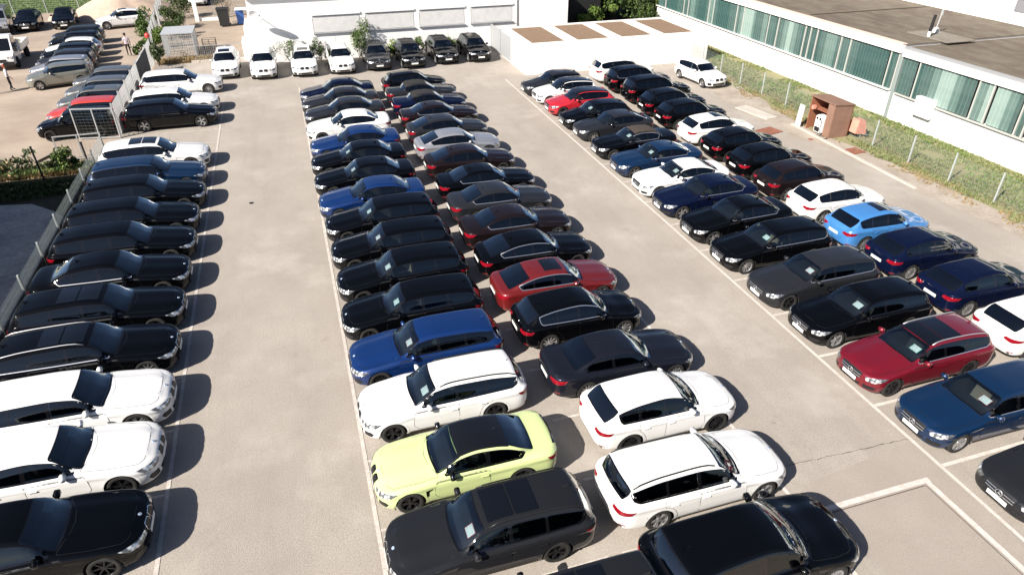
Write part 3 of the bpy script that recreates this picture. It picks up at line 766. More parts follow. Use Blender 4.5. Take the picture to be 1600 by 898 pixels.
M['gravel'] = noisy(mat('gravel_yard', (.3, .25, .2), .95), (.30, .24, .19), (.41, .34, .275), .3, 8, (.24, .195, .155), 22., .5, .6, 30.)
stain(M['gravel'], .35, (.21, .17, .14), .5, .5, .7, (.3, 1, 1))
M['dust'] = noisy(mat('sandy_verge', (.36, .32, .27), .95), (.30, .26, .215), (.42, .375, .32), .8, 8, (.22, .17, .12), 9., .5, .6, 30.)
M['earth'] = noisy(mat('verge_soil', (.2, .17, .1), .95), (.27, .22, .13), (.24, .24, .12), 1.0, 8, (.13, .15, .06), 8., .6, .6, 20.)
M['pavers'] = mat('slate_pavers', (.1, .11, .13), .85)
M['line'] = noisy(mat('road_paint_white_worn', (.6, .58, .55), .8), (.44, .40, .36), (.60, .56, .52), 5, 8, (.33, .29, .25), 26., .7)
M['linebright'] = noisy(mat('road_paint_white', (.7, .68, .65), .8), (.50, .46, .42), (.62, .585, .55), 5, 8, (.36, .32, .28), 30., .6)
M['joint'] = mat('crack_dark', (.07, .06, .05), .95)
M['render'] = noisy(mat('white_render', (.8, .79, .77), .85), (.76, .755, .74), (.81, .80, .785), .7, 6, (.70, .69, .66), 7., .3)
M['renderc'] = noisy(mat('garage_white_render', (.8, .78, .75), .85), (.76, .735, .70), (.80, .775, .74), .9, 6, (.68, .65, .60), 5., .3)
M['sedum'] = noisy(mat('sedum_roof', (.2, .13, .09), .95), (.20, .125, .085), (.25, .17, .11), 3, 8, (.13, .10, .05), 16., .6, .8, 18.)
M['sedum2'] = noisy(mat('green_roof_brown', (.1, .08, .06), .95), (.085, .062, .047), (.13, .105, .078), .35, 9, (.17, .155, .115), 1.6, .7, .6, 12., stretch=(1, .45, 1))
M['greymetal'] = mat('grey_metal', (.36, .37, .38), .5, .3); M['darkmetal'] = mat('dark_steel', (.02, .02, .022), .55, .4)
M['fencegrey'] = mat('fence_galvanised', (.40, .41, .41), .5, .2); M['fencedull'] = mat('fence_wire_dull', (.20, .24, .24), .55, .2); M['fencegreen'] = mat('fence_post_pale', (.36, .39, .38), .6)
M['blind'] = noisy(mat('window_blind', (.62, .62, .61), .6), (.58, .58, .57), (.66, .66, .65), 2, 4)
M['mullion'] = mat('mullion_putty', (.42, .43, .40), .55); M['frame'] = mat('window_frame_white', (.74, .74, .73), .5); M['sillgrey'] = mat('sill_grey', (.18, .19, .2), .5)
M['rust'] = noisy(mat('rusty_steel', (.25, .09, .05), .85), (.20, .075, .045), (.30, .12, .075), 3, 6, (.12, .05, .03), 14., .5)
M['tan'] = noisy(mat('cabinet_brown', (.3, .14, .09), .7), (.20, .115, .08), (.25, .145, .105), 2, 5, (.15, .085, .055), 12., .3)
M['taninside'] = mat('cabinet_inside', (.26, .10, .055), .8); M['pink'] = noisy(mat('salmon_cover', (.62, .26, .2), .7), (.56, .23, .17), (.66, .29, .22), 4)
M['sand'] = noisy(mat('sand_heap', (.5, .38, .3), .95), (.42, .32, .25), (.52, .41, .33), 1.2, 8, (.36, .26, .2), 12., .4, .6, 12.)
M['concrete'] = noisy(mat('pale_concrete', (.5, .47, .43), .9), (.42, .385, .345), (.52, .48, .43), 1, 6, (.34, .3, .26), 12., .4)
M['bark'] = noisy(mat('bark', (.08, .06, .045), .9), (.06, .045, .03), (.11, .085, .06), 8)
def leafmat(name, a, b):
    m = mat(name, a, .6, 0, 0, .3); p = m.node_tree.nodes['Principled BSDF']; g = N(m, 'ShaderNodeNewGeometry')
    r = N(m, 'ShaderNodeValToRGB'); r.color_ramp.elements[0].color = (*a, 1); r.color_ramp.elements[1].color = (*b, 1); L(m, g.outputs['Random Per Island'], r.inputs[0]); L(m, r.outputs[0], p.inputs['Base Color'])
    return m
M['leaf'] = leafmat('leaf_green', (.035, .07, .015), (.11, .17, .035)); M['leafdark'] = leafmat('leaf_dark', (.018, .035, .010), (.055, .085, .02))
M['leafred'] = leafmat('leaf_autumn', (.14, .07, .02), (.22, .15, .04)); M['leaflime'] = leafmat('leaf_lime', (.10, .17, .03), (.20, .28, .06))
M['grass'] = leafmat('grass_blades', (.11, .15, .045), (.23, .24, .11)); M['grassgreen'] = leafmat('grass_green', (.08, .15, .03), (.15, .23, .06)); M['drygrass'] = leafmat('dry_grass', (.22, .15, .07), (.32, .24, .12))
M['leafgrey'] = leafmat('leaf_grey_green', (.07, .10, .05), (.16, .19, .10))
def glasstone(name, c1, c2):
    return noisy(mat(name, c1, .22, 0, .3), c1, c2, 1.1, 4, stretch=(1, 1, .35))
M['pane'] = [glasstone('profile_glass_teal', (.035, .065, .062), (.11, .16, .148)), glasstone('profile_glass_mid', (.075, .13, .12), (.17, .235, .215)), glasstone('profile_glass_pale', (.18, .26, .235), (.30, .38, .35)), glasstone('profile_glass_dark', (.02, .05, .048), (.07, .12, .11))]

# paving pattern of the shaded court: blocks drawn by the material beyond what can be picked apart
M['leafdark2'] = M['leafdark']
b = M['pavers'].node_tree.nodes['Principled BSDF']; tc = N(M['pavers'], 'ShaderNodeTexCoord'); br = N(M['pavers'], 'ShaderNodeTexBrick', i_Scale=4.5)
br.inputs['Color1'].default_value = (.40, .385, .36, 1); br.inputs['Color2'].default_value = (.56, .54, .50, 1); br.inputs['Mortar'].default_value = (.14, .14, .13, 1); br.inputs['Mortar Size'].default_value = .03
L(M['pavers'], tc.outputs['Object'], br.inputs['Vector']); L(M['pavers'], br.outputs[0], b.inputs['Base Color'])
stain(M['pavers'], .5, (.2, .2, .19), .7, .45, .65)
stain(M['pavers'], 3., (.62, .6, .57), .5, .5, .7)

sheet('ground', [(-400, -60), (400, -60), (400, 500), (-400, 500)], -.012, M['gravel'])
edge = [(26.6, 5), (26.9, 12)] + wobble((27.3, 17), (26.6, 28.5), 9, .22, 3) + wobble((26.3, 30), (26.4, 37), 6, .2, 4) + [(27.2, 41), (29.0, 46.3), (30.5, 46.3)]
sheet('car_park_asphalt', [(-9.9, 5)] + edge + [(30.5, 52.4), (15.6, 52.4), (15.6, 55.3), (-2.6, 57.3), (-9.6, 57.4)], 0, M['asphalt'])
sheet('sandy_verge', [(26.3, 5), (26.5, 12)] + wobble((26.9, 17), (26.2, 28.5), 9, .2, 13) + wobble((25.6, 30), (25.6, 37), 6, .25, 14) + [(26.6, 41), (28.6, 46.3)] + [(29.6, 46.3)] + wobble((28.9, 41), (27.6, 34), 6, .3, 22) + wobble((27.2, 31), (27.9, 24), 6, .3, 25) + [(28.6, 17), (28.6, 5)], .004, M['dust'])
sheet('grass_verge', [(33.4, 5), (33.4, 60), (30.3, 60), (30.3, 47)] + wobble((30.0, 46), (27.6, 33.6), 10, .22, 31) + wobble((27.5, 32), (28.2, 21), 9, .25, 32) + [(28.5, 5)], .008, M['earth'])
sheet('shaded_courtyard', [(-60, 3), (-9.95, 3), (-9.95, 30.2), (-10.9, 31.6), (-12.0, 32.7), (-13.3, 32.95), (-60, 33)], .004, M['pavers'])
sheet('planting_bed', [(-60, 33), (-13.3, 32.95), (-12.0, 32.7), (-10.9, 31.6), (-9.95, 30.2), (-9.95, 37.2), (-60, 37.4)], .002, noisy(mat('bed_soil', (.03, .03, .02), .95), (.018, .016, .010), (.05, .045, .022), 3))
sheet('asphalt_apron', [(10.4, 8.9), (10.4, 2), (13.78, 2), (13.78, 9.3)], .004, M['asphalt2'])
sheet('yard_grass', [(-60, 83.2), (-20, 82.6), (-18.6, 80), (-17.4, 79), (-12.6, 79.5), (-11.5, 88), (-10, 140), (-60, 140)], .004, noisy(mat('yard_turf', (.06, .12, .025), .95), (.06, .12, .025), (.11, .18, .045), .6, 8, (.2, .16, .08), 3., .5))
sheet('rear_paving', [(-9.6, 58), (-2.7, 57.4), (-3.2, 64), (-3.2, 140), (-11, 140), (-10.6, 72)], .004, noisy(mat('rear_paving_beige', (.3, .24, .19), .93), (.25, .20, .155), (.33, .27, .215), .5, 7, (.2, .16, .12), 16., .5, .4, 40.))
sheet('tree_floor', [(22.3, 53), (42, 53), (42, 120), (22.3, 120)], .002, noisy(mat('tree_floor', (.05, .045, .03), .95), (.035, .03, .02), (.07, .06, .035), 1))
def stripe(name, a, b, w_, z=.010, m='line'):
    a, b = Vector(a), Vector(b); t = (b - a).normalized(); n = Vector((-t.y, t.x)) * w_ / 2
    return sheet(name, [tuple(a + n), tuple(b + n), tuple(b - n), tuple(a - n)], z, M[m])
for x, y0, y1, m_ in ((-4.51, 5, 46, 'line'), (.17, 5, 48, 'line'), (9.72, 5, 47.5, 'linebright'), (13.93, 5, 45.8, 'linebright')):
    y = y0
    stripe('bay_line', (x, y0), (x, y1), .10, m=m_)
for k in range(17):
    y = 8.38 + 2.33 * k
    if y < 45.5: stripe('bay_divider', (13.99, y), (18.6, y), .10, .0101, 'linebright' if y < 14 else 'line')
for k in range(16): stripe('bay_divider', (-9.3, 8.62 + 2.3 * k), (-4.57, 8.62 + 2.3 * k), .08, .0101)
for k in range(17):
    stripe('bay_divider', (.23, 8.45 + 2.2 * k), (4.9, 8.45 + 2.2 * k), .08, .0101); stripe('bay_divider', (5.2, 8.45 + 2.2 * k), (9.66, 8.45 + 2.2 * k), .08, .0101)
# white border of the resurfaced patch and the crack across the aisle
for a, c in (((10.2, 8.12), (13.3, 8.12)), ((13.2, 8.05), (13.28, 3))): stripe('patch_border', a, c, .14, .0135, 'linebright')
stripe('patch_joint', (10.3, 7.99), (13.05, 7.99), .025, .0137, 'joint'); stripe('patch_joint', (13.07, 7.99), (13.13, 3), .02, .0137, 'joint')
cb_ = MB(); pts = wobble((10.1, 9.55), (13.88, 9.40), 26, .018, 5)
for a, c in zip(pts, pts[1:]):
    w2 = rnd.uniform(.004, .014); cb_.add([(a[0], a[1] - w2, .006), (c[0], c[1] - w2, .006), (c[0], c[1] + w2, .006), (a[0], a[1] + w2, .006)], [(0, 1, 2, 3)])
cb_.build('asphalt_crack', M['joint'], kind='structure')
for i in ():
    r = random.Random(50 + i); x0, y0 = [(-1.9, 10), (-.9, 21), (11.3, 22), (12.3, 33), (-2.6, 38), (11.2, 15), (23.5, 30)][i]; cb_ = MB(); p_ = (x0, y0)
    for k in range(30):
        q = (p_[0] + r.uniform(-.09, .1), p_[1] + r.uniform(.05, .22)); w2 = r.uniform(.0015, .004)
        cb_.add([(p_[0] - w2, p_[1], .006), (p_[0] + w2, p_[1], .006), (q[0] + w2, q[1], .006), (q[0] - w2, q[1], .006)], [(0, 1, 2, 3)]); p_ = q
    cb_.build('asphalt_crack', M['joint'], kind='structure')
d_ = MB(); d_.lathe([(0, .010), (.08, .010), (.10, .006), (.11, .002)], 16, (-2.72, 29.9, 0), 'Z'); d_.build('drain_cover', M['darkmetal'], label='small round dark drain cover in the left aisle asphalt', category='drain cover')
def blob(x, y, rx, ry, seed, m):
    r = random.Random(seed); return sheet('oil_stain', [(x + rx * math.cos(t) * r.uniform(.7, 1.2), y + ry * math.sin(t) * r.uniform(.7, 1.2)) for t in [i * math.pi / 9 for i in range(18)]], .0045, m)
om = bpy.data.materials.new('oil_stain'); om.use_nodes = True; pb = om.node_tree.nodes['Principled BSDF']; pb.inputs['Base Color'].default_value = (.13, .11, .095, 1); pb.inputs['Roughness'].default_value = .8
tc = N(om, 'ShaderNodeTexCoord'); n_ = N(om, 'ShaderNodeTexNoise', i_Scale=5., i_Detail=6); L(om, tc.outputs['Object'], n_.inputs['Vector']); mr = N(om, 'ShaderNodeMapRange', i_From_Min=.5, i_From_Max=.85, i_To_Min=0., i_To_Max=.35); L(om, n_.outputs[0], mr.inputs['Value']); L(om, mr.outputs[0], pb.inputs['Alpha'])
for i, (x, y, a, c) in enumerate([(11.0, 11.0, .2, .22), (11.35, 9.95, .25, .25)]): blob(x, y, a, c, i, om)

# ------------------------------------------------------------------ foliage
def leaves(name, n, centre, rad, size, mats, parent=None, seed=1, flat=.0, lumps=5, **pr):
    r = random.Random(seed); V = []; F = []; fm = []
    cl = [(Vector(centre) + Vector((r.gauss(0, .42) * rad[0], r.gauss(0, .42) * rad[1], r.gauss(0, .40) * rad[2])), r.uniform(.28, .6)) for _ in range(lumps)] if lumps > 1 else [(Vector(centre), 1)]
    for i in range(n):
        c, k = cl[r.randrange(len(cl))]
        d = Vector((r.gauss(0, 1), r.gauss(0, 1), r.gauss(0, 1))).normalized() * (r.random() ** .45)
        p = c + Vector((d.x * rad[0] * k, d.y * rad[1] * k, d.z * rad[2] * k))
        if p.z < .02: p.z = .02 + r.random() * .1
        s_ = size * r.uniform(.6, 1.35); a = Vector((r.gauss(0, 1), r.gauss(0, 1), r.gauss(0, 1) * .8)).normalized(); b_ = a.orthogonal().normalized(); b_ = Matrix.Rotation(r.uniform(0, 6.28), 3, a) @ b_; c_ = a.cross(b_)
        n0 = len(V); V += [p - b_ * s_, p - c_ * s_ * .45 + a * s_ * .1, p + b_ * s_, p + c_ * s_ * .45 + a * s_ * .1]; F.append((n0, n0 + 1, n0 + 2, n0 + 3)); fm.append(r.choices(range(len(mats)), [3] + [1] * (len(mats) - 1))[0])
    me = mkmesh(name, V, F, smooth=False, mats=mats, fm=fm); return obj(name, me, parent, **pr)
def plant(name, label, cat, x, y, rad, h, n, size, mats, seed, trunk=.03, group=None, stems=4, lumps=7):
    e = empty(name, label, cat, (x, y, 0), 0, group); r = random.Random(seed)
    leaves('foliage' if name != 'tree' else 'crown', n, (0, 0, h * .52), (rad, rad, h * .5), size, mats, e, seed, lumps=lumps)
    t = MB(); 
    if name == 'tree':
        t.bar((0, 0, 0), (.1, 0, h * .45), trunk, n=8, r2=trunk * .6)
        for k in range(6):
            a = k * 1.05 + r.random(); t.bar((.1, 0, h * (.30 + .03 * k)), (rad * .6 * math.cos(a), rad * .6 * math.sin(a), h * r.uniform(.55, .85)), trunk * .45, n=5, r2=trunk * .12)
    else:
        for k in range(stems):
            a = k * 6.28 / stems + r.random(); t.bar((0, 0, 0), (rad * .5 * math.cos(a), rad * .5 * math.sin(a), h * r.uniform(.5, .85)), trunk, n=5, r2=trunk * .3)
    t.build('trunk' if name == 'tree' else 'stem', M['bark'], e); return e
def tufts(name, n, fn, hh, m, seed, z=.008, **pr):
    r = random.Random(seed); V = []; F = []
    for i in range(n):
        q = fn(r)
        if q is None: continue
        x, y = q
        for k in range(4):
            a = r.uniform(0, 6.28); l = hh * r.uniform(.5, 1.3); w_ = .018 * (hh / .12) ** .6; dx, dy = math.cos(a), math.sin(a); n0 = len(V); ox, oy = r.uniform(-.06, .06), r.uniform(-.06, .06)
            V += [(x + ox - dy * w_, y + oy + dx * w_, z), (x + ox + dy * w_, y + oy - dx * w_, z), (x + ox + dx * l * .6, y + oy + dy * l * .6, z + l)]; F.append((n0, n0 + 1, n0 + 2))
    return obj(name, mkmesh(name, V, F, m, False), kind='stuff', **pr)
def vfn(r):
    y = r.uniform(15, 59) if r.random() < .8 else r.uniform(18, 34); x = r.uniform(27.2, 32.8); e = 28.0 + .5 * math.sin(y * .9) * .5 if y < 42 else 28.0 + (y - 42) * .45
    nz = noise.noise(Vector((x * .7, y * .5, 0)))
    return (x, y) if x > e and nz > -.25 else None
tufts('grass_tufts', 15000, vfn, .13, M['grass'], 4, label='dry green grass tufts growing along the hall fence', category='grass')
tufts('green_grass_tufts', 3500, lambda r: (lambda x, y: (x, y) if noise.noise(Vector((x * .6, y * .35, 7))) > .08 else None)(r.uniform(29.2, 32.85), r.uniform(15, 59)), .15, M['grassgreen'], 5, label='green grass tufts close to the white hall wall', category='grass')
tufts('dry_grass_tufts', 2600, lambda r: (lambda x, y: (x, y) if noise.noise(Vector((x * .8, y * .6, 3))) > .02 else None)(r.uniform(27.4, 29.4), r.uniform(17, 46)), .10, M['drygrass'], 6, label='brown dry grass along the sandy edge of the asphalt', category='grass')
tufts('yard_grass_tufts', 9000, lambda r: (r.uniform(-34, -12.8), r.uniform(83, 100)), .22, M['grassgreen'], 7, label='green grass behind the far fence of the gravel yard', category='grass')
tufts('bed_grass_tufts', 2600, lambda r: (r.uniform(-18, -10), 35.9 + abs(r.gauss(0, .55))), .22, M['drygrass'], 8, label='yellow grass along the planting bed beside the yard', category='grass')
tufts('bed_weeds', 1500, lambda r: (r.uniform(-18, -10), 36.0 + abs(r.gauss(0, .5))), .28, M['grassgreen'], 18, label='green weeds along the planting bed beside the yard', category='grass')
tufts('fence_weeds', 1200, lambda r: (r.uniform(-9.5, -5.6), r.uniform(57.2, 58.7)), .2, M['drygrass'], 9, label='dry weeds in front of the wire cage', category='grass')
leaves('ground_cover', 5200, (-13.5, 34.2, .1), (4.6, 1.15, .13), .08, [M['leafdark']], None, 12, lumps=1, label='dark low ground cover plants between pavers and yard', category='ground cover', kind='stuff')
plant('shrub', 'dark green round shrub beside the two dark posts', 'shrub', -11.25, 36.2, .75, 1.2, 1100, .085, [M['leafdark'], M['leaf'], M['leaflime']], 21, .02)
for i, (x, y, r_, h, lb) in enumerate([(-13.1, 36.6, .8, .95, 'low pale shrub on the bed left of the dark post'), (-14.2, 36.5, .7, .8, 'small pale shrub at the left edge of the bed'), (-12.2, 36.6, .5, .55, 'tiny green shrub between the post and the round shrub')]):
    plant('shrub', lb, 'shrub', x, y, r_, h, 420, .09, [M['leafgrey'], M['leaf'], M['drygrass']], 30 + i, .012)
for i, (x, r_, h, n, mt, lb) in enumerate([(-.1, .9, 1.7, 380, 'leafgrey', 'thin grey green shrub at the white wall, leftmost of the wall shrubs'), (2.1, .7, 1.9, 650, 'leafdark', 'dark upright shrub at the wall behind two white cars'), (5.0, 1.1, 2.9, 1300, 'leaf', 'tall leafy shrub climbing the wall beside the first blind'), (7.2, .75, 1.4, 620, 'leaflime', 'bushy green shrub behind the grey car by the wall'), (9.6, .5, 1.3, 420, 'leaf', 'small shrub at the wall between two black cars'), (12.2, .5, 1.2, 380, 'leaf', 'small green shrub, rightmost at the white wall')]):
    plant('shrub', lb, 'shrub', x, 54.7, r_, h, int(n * 1.5), .07, [M[mt], M['leaf'], M['leafgrey']], 40 + i, .014, stems=6)
for i, (x, y, r_, h, lb) in enumerate([(-10.4, 63.2, 1.0, 1.7, 'leaflime'), (-10.9, 66.0, 1.2, 2.3, 'leaf'), (-9.4, 66.6, 1.3, 2.0, 'leafdark'), (-11.6, 69.6, 1.1, 2.0, 'leaf'), (-11.0, 61.2, .9, 1.4, 'leaf'), (-9.2, 70.5, 1.3, 2.6, 'leafdark'), (-9.6, 76, 1.5, 3.2, 'leafdark'), (-9.4, 56.9, .55, 1.5, 'leafgrey')]):
    plant('shrub', ['lime green shrub next to the man in the light shirt', 'green shrub behind the lime shrub in the yard corner', 'dark shrub behind the roof of the wire cage', 'green shrub behind the white car by the sand heap', 'low green shrub beside the grey panel fence end', 'dark shrub on the beige lane behind the cage', 'tall dark shrub beside the far white car', 'thin weeds climbing the front left cage corner'][i], 'shrub', x, y, r_ * .9, h * .9, 1500, .09, [M[lb], M['leaf'], M['leafdark']], 60 + i, .02)
for i, (x, y, r_, h, mt) in enumerate([(27.0, 60.5, 1.2, 3.0, 'leaflime'), (29.8, 62.5, 2.4, 6.5, 'leafdark'), (33.0, 61.5, 2.6, 7, 'leafdark'), (36.0, 62.5, 2.3, 6.0, 'leafred'), (38.6, 63, 2.2, 6.5, 'leafdark'), (31.2, 67.5, 3, 8, 'leaf'), (35.2, 68, 3, 8, 'leafdark'), (27.2, 68, 2.6, 7.5, 'leafdark')]):
    plant('tree' if i else 'shrub', ['bright green shrub at the dark gap behind the garages', 'dark green tree, leftmost behind the garage roofs', 'dark dense tree behind the third garage roof', 'autumn coloured tree right of the dark trees', 'dark tree touching the corner of the glazed hall', 'green tree in the second line behind the garages', 'dark tree in the second line near the glazed hall', 'tree in deep shade beside the white building end'][i], 'tree' if i else 'shrub', x, y, r_ * 1.15, h * .62, 8500, .14, [M[mt], M['leaf'], M['leafdark']], 80 + i, .14, lumps=14)
for i in range(9):
    plant('tree', ['dark tree beyond the yard grass, %s from the left' % q for q in ('first', 'second', 'third', 'fourth', 'fifth', 'sixth', 'seventh', 'eighth', 'ninth')][i], 'tree', -42 + i * 3.7, 99 + (i % 3), 2.9, 7, 1500, .30, [M['leafdark'], M['leaf']], 120 + i, .2, lumps=14, group='dark trees beyond the yard grass')

# ------------------------------------------------------------------ white building at the back
bl = empty('office_building', 'long low white building with four blind covered windows behind the parked cars', 'building', (-2.5, 55.3, 0))
def lift(mb, dx, dy, dz=0): mb.v = [(x + dx, y + dy, z + dz) for x, y, z in mb.v]; return mb
BW, BH = 24.7, 4.5; wins_ = [(4.4, 3.5), (8.3, 3.7), (12.4, 3.6), (16.5, 3.45)]; wz0, wz1 = 1.92, 3.18
mb = MB(); xs = [0] + [v for a, b_ in wins_ for v in (a, a + b_)] + [BW]
for i in range(len(xs) - 1):
    a, c = xs[i], xs[i + 1]
    if i % 2 == 0: mb.box(((a + c) / 2, .15, BH / 2), (c - a, .3, BH))
    else: mb.box(((a + c) / 2, .15, wz0 / 2), (c - a, .3, wz0)); mb.box(((a + c) / 2, .15, (wz1 + BH) / 2), (c - a, .3, BH - wz1))
mb.box((.15, 10.15, BH / 2), (.3, 19.7, BH)); mb.box((BW - .15, 10.15, BH / 2), (.3, 19.7, BH)); mb.box((BW / 2, 20.15, BH / 2), (BW, .3, BH))
mb.build('wall', M['render'], bl)
mb = MB(); mb.box((BW / 2, 10.15, BH - .2), (BW - .61, 19.69, .1)); mb.build('roof', noisy(mat('flat_roof_grey', (.32, .32, .32), .9), (.28, .28, .28), (.36, .36, .35), .5), bl)
mb = MB()
for c, d in (((BW / 2, -.02, BH + .03), (BW + .1, .42, .06)), ((.13, 10.25, BH + .03), (.4, 20.1, .06)), ((BW - .13, 10.25, BH + .03), (.4, 20.1, .06))): mb.box(c, d)
mb.build('roof_edge', M['frame'], bl)
for a, c in wins_:
    f = MB(); zc = (wz0 + wz1) / 2; hz = wz1 - wz0
    for zz in (wz0 + .03, wz1 - .03): f.box((a + c / 2, .13, zz), (c, .08, .06))
    for xx in [a + .03, a + c / 3, a + 2 * c / 3, a + c - .03]: f.box((xx, .13, zc), (.06, .079, hz - .12))
    w_ = f.build('window', M['frame'], bl)
    f = MB(); f.box((a + c / 2, .2, zc), (c, .02, hz)); f.build('pane', mat('office_glass', (.05, .06, .07), .08, 0, 1), w_)
    f = MB(); zz = wz1 - .10
    while zz > wz0 + .08: f.box((a + c / 2, .02, zz), (c - .1, .05, .008), tilt=('X', .9)); zz -= .045
    f.build('blind', M['blind'], w_, kind='stuff')
    f = MB(); f.box((a + c / 2, -.03, wz0 - .03), (c + .1, .2, .05)); f.build('sill', M['sillgrey'], w_)
    f = MB(); f.box((a + c / 2, -.02, wz1 + .06), (c + .06, .14, .13)); f.build('blind_box', M['frame'], w_)
mb = MB(); mb.bar((20.3, -.06, 0), (20.3, -.06, BH), .045, n=8); mb.build('downpipe', M['greymetal'], bl)
mb = MB()
for x in (2.9, 5.9, 8.9, 11.9, 14.6): mb.box((x, -.003, .9), (.012, .006, 1.8))
mb.build('wall_joint', M['sillgrey'], bl, kind='stuff')
mb = MB(); mb.box((23.9, -.9, 1.1), (.1, 1.8, 2.2)); mb.box((26.2, 6, 3.2), (2.4, .2, 6.4)); mb.box((25, 3.5, 3.2), (.1, 5, .2))
# satellite dish
e = empty('satellite_dish', 'white satellite dish on the left end of the white building wall', 'satellite dish', (-1.95, 55.25, 3.55))
mb = MB(); mb.lathe([(0, 0), (.22, -.02), (.40, -.07), (.52, -.13), (.53, -.12), (.40, -.055), (0, .015)], 20); o_ = mb.build('dish', M['frame'], e, (0, -.75, 0), (.45, 0, -.5), True)
mb = MB(); mb.bar((0, 0, -.1), (0, -.7, -.05), .03); mb.bar((0, -.75, -.35), (.25, -1.35, .05), .012); mb.box((.25, -1.38, .07), (.08, .14, .1)); mb.build('bracket', M['darkmetal'], e)
e = empty('parasol_dish', 'small pale round dish lying behind the garage roof corner', 'dish', (19.9, 53.6, 0)); mb = MB(); mb.lathe([(0, 1.35), (.35, 1.3), (.5, 1.2)], 14, axis='Z'); mb.build('dish', mat('pale_blue_dish', (.35, .48, .55), .4), e, None, None, True); mb = MB(); mb.bar((0, 0, 0), (0, 0, 1.35), .03); mb.build('pole', M['darkmetal'], e)
# black block put in for the shadowed alley between white building and trees
e = empty('shadow_block', 'black block in place of the shadow in the gap right of the white building', 'shadow block', (23.9, 60.0, 0)); mb = MB(); mb.box((1.6, 1.6, 2.6), (3.4, 3.2, 5.2)); mb.build('wall', mat('shadow_black', (.006, .007, .007), .9), e); mb = MB(); mb.box((-.25, -.1, 2.3), (.12, .12, 4.6)); mb.build('post', M['greymetal'], e)
mb = MB(); mb.box((1.6, 1.6, 5.25), (3.7, 3.5, .1)); mb.build('roof', M['trim'], e)
mb = MB(); mb.box((.3, -.02, 3.4), (.5, .16, .35)); mb.build('lamp', M['frame'], e)
e = empty('annex_wall', 'white low side annex at the left end of the white building', 'wall', (-3.4, 56.9, 0)); mb = MB(); mb.box((.45, 1.2, .62), (.9, 2.4, 1.24)); mb.box((.55, 4.6, .9), (.7, 4.2, 1.8)); mb.build('wall', M['render'], e)

# slatted panel fence beside the garages
e = empty('slatted_fence', 'grey slatted fence running from the garages to the white building', 'fence', (15.62, 50, 0))
for k in range(3): mb = MB(); mb.box((0, k * 2.6, .95), (.08, .08, 1.9)); mb.build('post', M['greymetal'], e)
sl = MB(); sl.box((0, 1.3, 0), (.03, 2.5, .115), tilt=('Y', .25)); slm = sl.mesh('slat', M['greymetal'])
for k in range(2):
    for j in range(12): obj('slat', slm, e, (0, k * 2.6, .14 + j * .15))

# ------------------------------------------------------------------ row of garages
g = empty('garage_row', 'row of four white prefabricated garages with brown planted roofs', 'garage', (15.65, 46.3, 0))
GW, GD, GH = 14.35, 6.0, 2.0
mb = MB(); mb.box((GW / 2, GD / 2, GH / 2), (GW, GD, GH)); mb.build('wall', M['renderc'], g)
for k in range(4):
    x0 = .5 + k * 3.43; mb = MB(); y0, y1, x1 = .32, 5.7, x0 + 2.55
    mb.box(((x0 + x1) / 2, (y0 + y1) / 2, GH + .015), (x1 - x0, y1 - y0, .03)); mb.build('planted_roof', M['sedum'], g)
    mb = MB(); xa, xb = k * 3.43 + (.0 if k else 0), (k + 1) * 3.43 if k < 3 else GW
    mb.box(((xa + x0) / 2, GD / 2, GH + .05), (x0 - xa, GD, .10)); mb.box(((x1 + xb) / 2, GD / 2, GH + .05), (xb - x1, GD - .004, .10)); mb.box(((x0 + x1) / 2, y0 / 2, GH + .05), (x1 - x0, y0, .1)); mb.box(((x0 + x1) / 2, (y1 + GD) / 2, GH + .05), (x1 - x0, GD - y1, .1))
    mb.build('parapet', M['renderc'], g)
mb = MB()
for k in range(1, 4): mb.box((k * 3.43, -.002, GH / 2), (.02, .006, GH))
mb.build('panel_joint', mat('joint_grey', (.5, .48, .45), .9), g, kind='stuff')

# ------------------------------------------------------------------ glazed hall on the right
h_ = empty('factory_hall', 'long white hall with a band of ribbed green glass and brown flat roof', 'building', (32.9, 5, 0))
Y0, Y1 = 0, 55.0; ysp = 31.1 - 5
mb = MB(); mb.box((5.3, (ysp - .08) / 2, .76), (10.6, ysp - .08, 1.52)); mb.box((5.34, (ysp + .08 + Y1) / 2, .79), (10.6, Y1 - ysp - .08, 1.58)); mb.build('plinth_wall', M['render'], h_)
mb = MB(); mb.box((.02, ysp, 1.9), (.16, .22, 3.8)); mb.build('downpipe', mat('downpipe_green_grey', (.22, .26, .25), .5), h_)
mb = MB(); mb.box((5.45, (Y0 + Y1) / 2, 2.5), (10.3, Y1 - .1, 2.3)); mb.build('inner_wall', mat('hall_interior_dark', (.02, .03, .03), .9), h_)
for a, c, dz in ((Y0, ysp - .08, -.05), (ysp + .08, Y1, .08)):
    mb = MB(); mb.box((5.25, (a + c) / 2, 3.82 + dz), (10.8, c - a, .42)); mb.build('fascia', M['render'], h_)
    mb = MB(); mb.box((5.35, (a + c) / 2, 4.06 + dz), (10.6, c - a + .1, .06)); mb.build('roof', M['sedum2'], h_)
    mb = MB(); mb.box((-.10, (a + c) / 2, 4.08 + dz), (.14, c - a, .10)); mb.box((.12, (a + c) / 2, 4.10 + dz), (.05, c - a - .01, .05)); mb.build('gutter', M['greymetal'] if a == 0 else mat('edge_strip_brick', (.55, .44, .38), .8), h_)
def panemesh(k):
    q = MB(); q.box((0, 0, 1.02), (.03, .225, 2.0)); q.box((-.03, .118, 1.02), (.05, .018, 2.0), 1); return q.mesh('pane', [M['pane'][k], mat('rib_glass_pale%d' % k, [(.10, .20, .185), (.19, .29, .26), (.33, .43, .39), (.07, .16, .15)][k], .35)])
PM = [panemesh(k) for k in range(4)]
